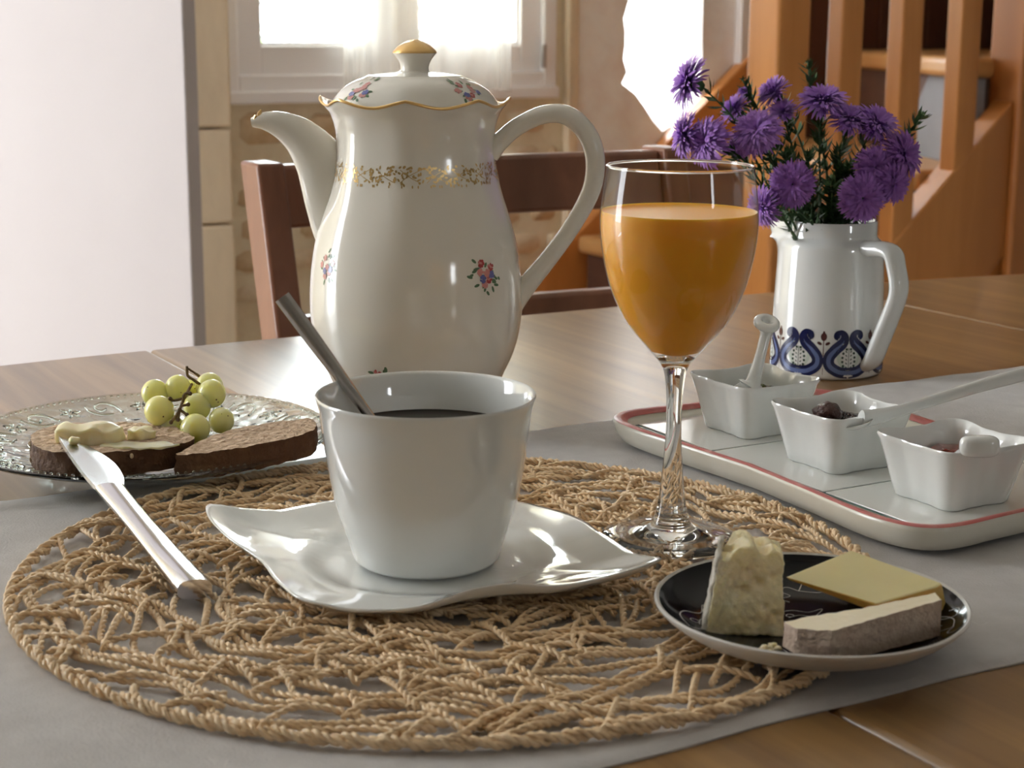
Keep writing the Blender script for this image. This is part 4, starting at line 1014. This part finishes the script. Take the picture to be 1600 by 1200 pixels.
for k in range(7):
    a0 = FR + math.radians(12) + per * k
    # pale drop
    drop = [(.78 * math.sin(t) * (1 if True else 0) * (1 - .25 * math.cos(t)) , 1.45 - .78 * math.cos(t) + (.25 if math.cos(t) < -.8 else 0)) for t in np.linspace(0, 2 * PI, 26)[:-1]]
    b.mi = 2; b.add([fj(a0 + x / RJ, z) for x, z in drop], [tuple(range(len(drop)))])
    for sgn in (1, -1):
        c = cr([(0, .50), (.65, .60), (1.2, .98), (1.26, 1.5), (.88, 2.02), (.42, 2.45), (.30, 2.85), (.48, 3.12), (.78, 3.08), (.84, 2.86), (.68, 2.78)], 5)
        c = [(p[0] * sgn, p[1]) for p in c]; n = len(c)
        b.mi = 0; stroke(b, fj2, c, [lerp(.72, .33, smooth((i / n - .45) / .3)) for i in range(n)], RJ, a0)
        m_ = int(n * .56); b.mi = 1; stroke(b, fj3, c[:m_], [.24 * (1 - smooth((i / m_ - .55) / .45)) + .03 for i in range(m_)], RJ, a0)
        b.mi = 0; blob(b, fj2, a0, 0, sgn * .74, 2.90, .16, .17, 0, 10, RJ)
    b.mi = 3
    stroke(b, fj3, [(0, .8), (0, 1.5), (0, 2.15)], .035, RJ, a0)
    for q in range(5):
        for sgn in (1, -1): blob(b, fj3, a0, 0, sgn * (.42 - .03 * abs(q - 1.5) ** 1.5 * 1.2 if q < 4 else .14), .98 + q * .27, .085, .09, 0, 7, RJ); blob(b, fj3, a0, 0, sgn * .16, .9 + q * .25, .085, .04, sgn * .7, 6, RJ)
    b.mi = 4; a1 = a0 + per / 2
    blob(b, fj3, a1, 0, 0, 2.85, .20, .27, 0, 10, RJ); blob(b, fj3, a1, 0, 0, 3.12, .07, .12, 0, 6, RJ)
    for sgn in (1, -1): blob(b, fj3, a1, 0, sgn * .26, 2.42, .17, .10, sgn * .5, 8, RJ)
    stroke(b, fj3, [(0, 2.6), (0, 2.2), (0, 1.6)], .05, RJ, a1); stroke(b, fj3, [(0, .85), (0, .4)], .03, RJ, a1)
b.build('folk_print', [navy, midblue, mint, dkgreen, brownp], jug, (0, 0, 0), smooth=0)

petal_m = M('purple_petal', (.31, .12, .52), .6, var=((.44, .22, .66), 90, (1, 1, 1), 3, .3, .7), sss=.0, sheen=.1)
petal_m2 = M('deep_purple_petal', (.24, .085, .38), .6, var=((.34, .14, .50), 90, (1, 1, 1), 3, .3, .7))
heart_m = M('aster_heart', (.13, .06, .16), .7)
green_m = M('aster_green', (.055, .12, .035), .55, var=((.03, .07, .025), 60, (1, 1, 1), 3, .3, .7))
def petals(seed, cupped):
    r = random.Random(seed); b = MB()
    for layer, (n, L_, el) in enumerate(((58, 1.0, -.05 + cupped * .7), (58, .98, .25 + cupped * .8), (54, .90, .55 + cupped * .7), (46, .78, .85 + cupped * .5), (34, .6, 1.15))):
        for k in range(n):
            a = 2 * PI * (k + r.random() * .7) / n; e = el + r.uniform(-.16, .16); L = L_ * r.uniform(.86, 1.06); w = .046 * r.uniform(.8, 1.3)
            tw = r.uniform(-.5, .5); V = []
            for q, (t, ww) in enumerate(((.08, .5), (.45, .85), (.82, 1.0), (1.0, .35))):
                ee = e - .45 * t * t * (1 - cupped); x = L * t * math.cos(ee); z = L * t * math.sin(ee)
                for s_ in (-1, 1):
                    yy = s_ * w * ww; V.append((x * math.cos(a) - yy * math.sin(a) * math.cos(tw), x * math.sin(a) + yy * math.cos(a) * math.cos(tw), z + yy * math.sin(tw)))
            b.add(V, [(0, 1, 3, 2), (2, 3, 5, 4), (4, 5, 7, 6)])
    return b
protos = []
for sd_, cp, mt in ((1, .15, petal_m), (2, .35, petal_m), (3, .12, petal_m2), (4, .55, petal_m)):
    b = petals(sd_, cp); me = b.build('petals', mt, None, (0, 0, 0), smooth=0); protos.append(me)
b = MB(); b.lathe([(0, -.42), (.13, -.38), (.24, -.2), (.27, .02), (.2, .12), (0, .16)], 14); calyx_p = b.build('calyx', green_m, None, (0, 0, 0), smooth=180)
def leaf_stem(path, n, seed, r0=.09, L=.75, tip=False):
    r = random.Random(seed); b = MB(); d = cr(path, 5); m_ = len(d)
    b.tube(d, [lerp(r0, r0 * .6, k / m_) for k in range(m_)], 7)
    for k in range(n):
        f_ = lerp(.25, 1.0, (k + .5) / n); i = min(m_ - 2, int(f_ * (m_ - 1))); p = np.array(d[i]); t = np.array(d[i + 1]) - p; t /= np.linalg.norm(t) + 1e-9
        a = r.uniform(0, 6.28); up = np.array((math.cos(a), math.sin(a), r.uniform(-.3, .5))); up = up - t * (up @ t); up /= np.linalg.norm(up) + 1e-9
        dirn = up * .85 + t * r.uniform(.3, .8); dirn /= np.linalg.norm(dirn); sd2 = np.cross(dirn, t); sd2 /= np.linalg.norm(sd2) + 1e-9
        LL = L * r.uniform(.7, 1.2) * (lerp(1.0, .6, f_) if tip else 1); w = LL * .13
        mid = p + dirn * LL * .5 + t * .05; end = p + dirn * LL + t * LL * .22
        b.add([p - sd2 * w * .4, p + sd2 * w * .4, mid + sd2 * w, end, mid - sd2 * w], [(0, 1, 2, 3, 4)])
    return b
# (px, py, y-depth, radius px, facing (x,y,z), variant, label)
FL = [
 (1081, 130, 108.5, 42, (-.9, -.15, .35), 1, 'purple aster at the far upper left, against the sunlit wall patch'),
 (1076, 212, 108.0, 38, (-.95, -.1, .1), 1, 'leftmost lower purple aster just above the wine glass rim'),
 (1107, 222, 107.0, 40, (-.8, -.5, .1), 0, 'purple aster facing left directly above the juice glass'),
 (1152, 172, 110.0, 25, (-.7, -.3, .6), 3, 'half open purple aster below the small green tuft'),
 (1164, 145, 110.5, 12, (-.3, -.2, .9), 3, 'tiny opening aster bud above the half open one'),
 (1212, 147, 110.5, 28, (-.6, -.3, .6), 3, 'purple aster in front of the newel post top'),
 (1183, 206, 107.0, 40, (-.35, -.7, .6), 0, 'large bright purple aster on the left of the bouquet'),
 (1224, 178, 109.5, 24, (-.3, -.5, .8), 3, 'small purple aster behind the large bright one'),
 (1157, 228, 108.5, 22, (-.7, -.4, -.1), 1, 'small shaded aster under the large bright one'),
 (1196, 322, 105.5, 33, (-.85, -.45, -.2), 1, 'purple aster drooping left beside the glass'),
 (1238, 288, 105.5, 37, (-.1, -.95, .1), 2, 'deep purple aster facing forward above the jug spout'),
 (1285, 163, 109.0, 40, (.0, -.35, .93), 1, 'purple aster at the top centre of the bouquet'),
 (1326, 190, 108.5, 33, (.1, -.45, .85), 1, 'purple aster just right of the topmost one'),
 (1367, 197, 108.5, 38, (.35, -.5, .75), 1, 'purple aster near the right green sprig'),
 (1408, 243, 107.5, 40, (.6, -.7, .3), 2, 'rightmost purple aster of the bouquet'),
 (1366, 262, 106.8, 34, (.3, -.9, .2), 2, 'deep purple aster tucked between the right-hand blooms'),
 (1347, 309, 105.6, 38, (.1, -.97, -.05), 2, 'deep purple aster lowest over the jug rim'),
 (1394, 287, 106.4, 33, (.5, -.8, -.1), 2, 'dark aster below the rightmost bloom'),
]
rj = random.Random(31)
for px, py, yy, rp, face, var_, lab in FL:
    c = np.array(at_y(px, py, yy)); R_ = rp / FPX * yy * 1.08
    t = thing('aster', lab, 'flower', (JX, JY, 9.0), group='purple asters in the jug')
    loc = c - np.array((JX, JY, 9.0)); fv = Vector(face).normalized(); q = fv.to_track_quat('Z', 'Y').to_euler()
    sc3 = (R_ * .01 / .01,) * 3
    p = copy_part(protos[var_], t, 'petals', tuple(loc), q, sc3)
    copy_part(calyx_p, t, 'calyx', tuple(loc - np.array(fv) * .1), q, sc3)
    root = np.array((rj.uniform(-1.5, 1.5), rj.uniform(-1.5, 1.5), -2.0)); back = loc - np.array(fv) * R_ * .45
    midp = lerp(root, back, .55) + np.array((0, 0, .6)); pre = back - np.array(fv) * R_ * .9 + np.array((0, 0, -.2))
    leaf_stem([root, lerp(root, midp, .6), lerp(midp, pre, .6), back], 44, int(px), .09, 1.05).build('stem', green_m, t, (0, 0, 0), smooth=0)
for o in protos + [calyx_p]: bpy.data.objects.remove(o)
SPR = [(1262, 97, 110.5, 'upright green sprig rising above the bouquet'), (1441, 178, 108.5, 'green leafy sprig sticking out at the right of the bouquet'), (1160, 124, 110.5, 'small green tuft at the upper left of the bouquet'),
       (1312, 232, 107.5, 'dense green shoot in the middle of the bouquet'), (1262, 240, 107.5, 'dark green shoot left of the bouquet middle'), (1228, 240, 107.0, 'green shoot behind the forward facing aster'), (1300, 285, 106.5, 'low dark green shoot just above the jug rim'), (1325, 255, 107.0, 'bushy green shoot beside the lower right asters')]
for px, py, yy, lab in SPR:
    c = np.array(at_y(px, py, yy)) - np.array((JX, JY, 9.0)); t = thing('aster_sprig', lab, 'sprig', (JX, JY, 9.0), group='green sprigs in the jug')
    root = np.array((rj.uniform(-1, 1), rj.uniform(-1, 1), -2.0)); leaf_stem([root, lerp(root, c, .45) + np.array((0, 0, .3)), lerp(root, c, .8), c], 110, int(px + py), .09, 1.3, True).build('leafy_stem', green_m, t, (0, 0, 0), smooth=0)
    b = MB(); r = random.Random(px)
    for k in range(14):
        v_ = Vector((r.gauss(0, 1), r.gauss(0, 1), r.gauss(.6, 1))).normalized(); s2 = v_.orthogonal().normalized() * .05; L2 = r.uniform(.2, .42)
        b.add([c - np.array(s2), c + np.array(s2), c + np.array(v_) * L2], [(0, 1, 2)])
    b.build('tip_leaves', green_m, t, (0, 0, 0), smooth=0)

# ================================================================== GLASS PLATE
QX, QY, QR = -18.7, 84.9, 9.35
plate_glass = M('greenish_pressed_glass', (.92, .985, .95), .02, trans=1.0, ior=1.45)
nt = plate_glass.node_tree; N = nt.nodes; L = nt.links; bs = N['Principled BSDF']
tc = N.new('ShaderNodeTexCoord'); vo = N.new('ShaderNodeTexVoronoi'); vo.inputs['Scale'].default_value = 130; vo.feature = 'F1'; L.new(tc.outputs['Object'], vo.inputs['Vector'])
nz = N.new('ShaderNodeTexNoise'); nz.inputs['Scale'].default_value = 60; nz.inputs['Detail'].default_value = 2; L.new(tc.outputs['Object'], nz.inputs['Vector'])
ad = N.new('ShaderNodeMath'); ad.operation = 'ADD'; L.new(vo.outputs['Distance'], ad.inputs[0]); L.new(nz.outputs['Fac'], ad.inputs[1])
bp = N.new('ShaderNodeBump'); bp.inputs['Strength'].default_value = .35; bp.inputs['Distance'].default_value = .0012; L.new(ad.outputs[0], bp.inputs['Height']); L.new(bp.outputs[0], bs.inputs['Normal'])
plate = thing('glass_plate', 'round clear pressed-glass plate with embossed rim holding bread', 'plate', (QX, QY, 0))
b = MB(); tp = [tuple(p) for p in cr([(QR, 1.75), (QR - .25, 1.74), (7.6, 1.30), (6.4, 1.0), (5.6, .78), (4.8, .72), (2, .70)], 5)]
b.lathe([(0, .42), (4.6, .42), (4.8, .34), (5.2, .36), (5.5, .5), (6.5, .74), (7.7, 1.02), (9.1, 1.5), (QR + .03, 1.66)] + tp + [(0, .70)], 120); b.build('dish', plate_glass, plate, (0, 0, 0), smooth=60)
b = MB(); b.sphere((0, 0, 0), .085, 6, 4); bead_p = None
bb = MB()
for k in range(150):
    a = 2 * PI * k / 150; bb.sphere(((QR - .42) * math.cos(a), (QR - .42) * math.sin(a), 1.72), .085, 6, 4)
o = bb.build('beaded_border', plate_glass, plate, (0, 0, 0), smooth=180); o['kind'] = 'stuff'
for k in range(24):                                     # embossed scrolls and rosettes on the rim
    a0 = 2 * PI * k / 24; em = MB()
    def er(x, y):
        rr_ = 7.75 + y; a = a0 + x / 7.75; z = float(np.interp(rr_, [4.8, 5.6, 6.4, 7.6, 9.1], [.72, .78, 1.0, 1.30, 1.72])) + .02
        return (rr_ * math.cos(a), rr_ * math.sin(a), z)
    if k % 2:
        for q in range(6):
            w = q * PI / 3; em.tube([er(.12 * math.cos(w), .12 * math.sin(w)), er(.35 * math.cos(w), .35 * math.sin(w)), er(.62 * math.cos(w), .62 * math.sin(w))], [.04, .11, .03], 6)
    else:
        c = cr([(-.9, -.6), (-.5, .3), (.1, .6), (.5, .2), (.3, -.25), (-.05, -.1)], 5); em.tube([er(*p) for p in c], [.08] * len(c), 6)
        c = cr([(-.3, -.8), (.4, -.7), (.9, -.2), (.95, .4)], 5); em.tube([er(*p) for p in c], [.07] * len(c), 6)
    em.build('embossed_rosette' if k % 2 else 'embossed_scroll', plate_glass, plate, (0, 0, 0), smooth=80)

# ================================================================== BREAD, BUTTER, GRAPES
crumb_m = M('brown_bread_crumb', (.78, .60, .44), .9, var=((.44, .28, .17), 330, (1, 1, 1), 5, .35, .7), bump=(200, 1.0, .006))
crust_m = M('dark_bread_crust', (.105, .045, .02), .7, var=((.17, .085, .04), 70, (1, 1, 1), 5, .4, .75), bump=(180, 1.0, .003))
butter_m = M('butter', (.90, .81, .52), .3, sss=.5, sss_col=(1, .8, .4), sss_r=.006, bump=(120, .2, .0015))
def slice_(name, label, outline, loc, z0, z1, tilt, seed):
    t = thing(name, label, 'bread', loc); 
    d = [tuple(p) for p in cr(outline, 4, closed=True)]
    b = dense_prism(d, z0, z1, 7, .16, lambda x, y: z1, 12)
    b.m = []
    for fc in b.f: b.m.append(0 if all(abs(b.v[k][2] - z1) < 1e-5 for k in fc) or len(fc) > 4 and all(abs(b.v[k][2] - z0) < 1e-5 for k in fc) else 1)
    b.v = [(x, y, z + tilt[0] * x + tilt[1] * y) for x, y, z in b.v]
    b.v = lump(b.v, .05, 3.2, seed); b.v = lump(b.v, .028, 9, seed + 1)
    b.build('slice', [crumb_m, crust_m], t, (0, 0, 0), smooth=50)
    return t
t1 = slice_('bread_slice', 'buttered brown bread slice on the left of the glass plate', [(-4.3, .2), (-3.7, 2.2), (-1.6, 3.0), (.9, 2.7), (2.9, 1.4), (3.75, -.6), (2.6, -1.7), (.6, -3.0), (-1.6, -3.3), (-3.4, -2.2)], (-19.2, 80.4, 0), 1.35, 2.55, (.0, .0), 3)
t2 = slice_('bread_slice', 'plain dry brown bread slice on the right of the glass plate', [(-3.05, -2.5), (-2.9, -1.9), (-1.9, .9), (.2, 2.6), (2.4, 3.1), (3.05, 1.9), (2.85, .5), (1.3, -1.0), (-1.2, -2.3)], (-12.75, 80.1, 0), 1.4, 2.6, (.06, .02), 8)
b = MB(); r = random.Random(6)
for k in range(34):
    a = r.uniform(PI * .75, PI * 1.65); b.sphere((-.3 + 3.9 * math.cos(a), -.1 + 3.0 * math.sin(a), r.uniform(1.5, 2.4)), r.uniform(.05, .1), 6, 5, (1.2, 1, 1.6))
b.v = b.v; sd3 = b.build('seeds', M('pale_bread_seed', (.55, .42, .28), .6), t1, (0, 0, 0), smooth=180)
# butter
bt_ = thing('butter_curl', 'thick pat of butter on the left bread slice beside the knife tip', 'butter', (-20.3, 79.6, 2.5))
b = dense_prism([(-1.55, -.75), (-.9, -1.0), (.9, -1.05), (1.55, -.55), (1.5, .5), (.4, .95), (-1.0, .75), (-1.6, .1)], 0, .9, 6, .13, lambda x, y: .95 - .12 * x * x * .5 - .25 * (y + .2) ** 2 + .08 * math.sin(x * 4), 8)
b.v = lump(b.v, .07, 3.0, 14); b.build('pat', butter_m, bt_, (0, 0, 0), smooth=180)
b = dense_prism([(-.6, -.35), (.3, -.5), (.75, 0), (.4, .5), (-.4, .45)], 0, .5, 5, .1, lambda x, y: .55 - .3 * x * x + .05 * math.sin(x * 9), 6); b.v = lump(b.v, .06, 5, 15)
tag(b.build('butter_lump', butter_m, None, (-18.05, 80.1, 2.5), None, smooth=180), 'smaller butter lump right of the thick pat on the bread', 'butter')
b = dense_prism([(-1.7, -.3), (-.6, -.75), (1.3, -.6), (2.0, .1), (1.2, .6), (-.2, .45), (-1.2, .4)], 0, .1, 3, .14, lambda x, y: .1 + .05 * math.sin(x * 3) * math.cos(y * 4), 6); b.v = lump(b.v, .03, 4, 16)
tag(b.build('butter_smear', butter_m, None, (-17.9, 78.6, 2.52), None, smooth=180), 'thin smear of butter spread across the left bread slice', 'butter')
grape_m = M('pale_green_grape', (.86, .84, .42), .2, var=((.76, .75, .30), 50, (1, 1, 1), 3, .3, .75), sss=1.0, sss_col=(.9, .85, .3), sss_r=.012, coat=.25)
dot_m = M('brown_grape_scar', (.12, .07, .03), .7); twig_m = M('grape_twig', (.20, .13, .045), .7, var=((.10, .05, .02), 200, (1, 1, 1), 3, .4, .6))
GR = [(242, 614, 85.4, 21.5, 'grape at the back left of the bunch'), (278, 606, 85.6, 20.5, 'topmost left grape of the bunch'), (249, 642, 83.0, 24, 'large grape at the front left of the bunch'), (331, 615, 84.6, 22.5, 'grape at the upper right of the bunch'), (327, 604, 86.0, 22, 'grape hidden behind the upper right one'), (308, 636, 84.0, 22, 'grape in the middle of the bunch'), (346, 657, 83.4, 20.5, 'grape at the right edge of the bunch near the dry bread'), (305, 670, 81.9, 24, 'large dark golden grape lowest at the front'), (268, 668, 83.0, 20, 'grape low between the two front ones'), (298, 612, 86.6, 19, 'partly hidden grape at the back centre')]
gc = []
for px, py, yy, rp, lab in GR:
    c = at_y(px, py, yy); R_ = rp / FPX * yy; gc.append((c, R_))
    t = thing('grape', lab, 'grape', (c[0], c[1], c[2] - R_), group='grapes of the small bunch')
    b = MB(); b.sphere((0, 0, R_), R_, 32, 20, (1, 1, 1.03)); b.build('berry', grape_m, t, (0, 0, 0), smooth=180)
    b = MB(); r = random.Random(px)
    for k in range(2):
        v_ = Vector((r.uniform(-1, 1), r.uniform(-1.2, -.1), r.uniform(-.8, .6))).normalized(); s_ = r.uniform(.025, .045)
        b.sphere(tuple(np.array(v_) * R_ * .99 + np.array((0, 0, R_))), s_, 7, 5)
    b.build('speck', dot_m, t, (0, 0, 0), smooth=180)
tw = thing('grape_stalk', 'brown branching stalk of the small grape bunch', 'stalk', (-16.6, 83.3, 3.2)); TO = np.array((-16.6, 83.3, 3.2))
def tpt(px, py, y): return np.array(at_y(px, py, y)) - TO
def twig(pts, r_): b = MB(); d = cr(pts, 4); b.tube(d, [lerp(r_, r_ * 1.1, k / len(d)) for k in range(len(d))], 7); b.v = lump(b.v, .012, 14, 3); return b
twig([tpt(292, 572, 84.8), tpt(293, 586, 84.8), tpt(300, 592, 84.9), tpt(312, 600, 85.2)], .075).build('top_stalk', twig_m, tw, (0, 0, 0))
twig([tpt(294, 576, 84.8), tpt(303, 582, 84.9), tpt(312, 588, 85.0)], .06).build('branchlet', twig_m, tw, (0, 0, 0))
for pts in ([(300, 600, 85), (288, 622, 83.6), (281, 640, 82.4)], [(281, 640, 82.4), (275, 650, 82.2), (267, 660, 82.0)], [(281, 640, 82.4), (292, 648, 82.2)], [(288, 622, 83.4), (272, 626, 83.2), (266, 623, 83)], [(284, 634, 82.4), (294, 632, 82.4)], [(281, 640, 82.4), (278, 656, 82.1)], [(286, 628, 83), (288, 616, 83), (297, 615, 83)]):
    twig([tpt(*p) for p in pts], .07).build('branchlet', twig_m, tw, (0, 0, 0))
    e_ = tpt(*pts[-1]); b = MB(); b.sphere(tuple(e_), .11, 8, 6); b.build('berry_scar', M('scar', (.1, .05, .02), .8) if False else dot_m, tw, (0, 0, 0), smooth=180)

# ================================================================== TABLE KNIFE
kA = np.array((-12.15, 62.05, 1.05)); kB = np.array((-17.3, 73.2, 1.95)); kC = np.array((-21.2, 78.6, 2.95))
knife = thing('table_knife', 'steel table knife resting on the plate edge with butter on its blade', 'knife', tuple(kA))
ax = kC - kA; Lk = np.linalg.norm(ax); ax /= Lk; kup = np.array((.1, 0, 1.0)); kup -= ax * (kup @ ax); kup /= np.linalg.norm(kup); ks_ = np.cross(ax, kup)      # right-hand side seen along the knife
polished = M('polished_cutlery_steel', (.72, .72, .76), .13, metal=1.0); blade_m = M('satin_blade_steel', (.66, .68, .72), .24, metal=1.0, bump=(900, .12, .0003, (1, 1, 1)))
Lh = Lk * .615; st_ = []
b = MB(); nS = 24; rings = []
for i in range(nS + 1):
    t = i / nS; hw = lerp(.74, .66, smooth(t * 1.3)) * (1 - .10 * math.sin(t * PI)); th = lerp(.42, .26, smooth(t * 2.5))
    if i == 0: hw *= .94
    rg_ = []
    for k in range(24):
        w = 2 * PI * k / 24; x = math.copysign(abs(math.cos(w)) ** .7, math.cos(w)) * hw; y = math.copysign(abs(math.sin(w)) ** .8, math.sin(w)) * th
        rg_.append(tuple(ax * (t * Lh) + ks_ * x + kup * y))
    rings.append(rg_)
loft(b, rings); b.build('handle', polished, knife, (0, 0, 0), smooth=50, fix=True)
b = MB(); top_, bot_ = [], []
pro = [(0, -.62, .62), (.08, -.66, .80), (.2, -.68, 1.02), (.4, -.66, 1.14), (.6, -.62, 1.02), (.8, -.56, .62), (.92, -.50, .1), (1.0, -.42, -.36)]
dd = cr(pro, 5); rings = []
for t, l_, r_ in dd:
    o_ = ax * lerp(Lh, Lk, t)
    pts = [l_, lerp(l_, r_, .15), lerp(l_, r_, .5), lerp(l_, r_, .9), r_]; hts = [.10, .085, .07, .04, .0]
    up_ = [tuple(o_ + ks_ * p + kup * h) for p, h in zip(pts, hts)]; dn = [tuple(o_ + ks_ * p - kup * h) for p, h in zip(reversed(pts), reversed(hts))]
    rings.append(up_ + dn[1:-1] + [dn[-1]])
loft(b, rings); b.build('blade', blade_m, knife, (0, 0, 0), smooth=40, fix=True)
b = MB(); b.sphere((0, 0, 0), .24, 12, 8, (1.1, 1, .9)); b.v = lump(b.v, .04, 9, 4); b.v = [tuple(np.array(p) + ax * (Lk - 1.3) + ks_ * -.05 + kup * .24) for p in b.v]
b.build('butter_dab', butter_m, knife, (0, 0, 0), smooth=180)
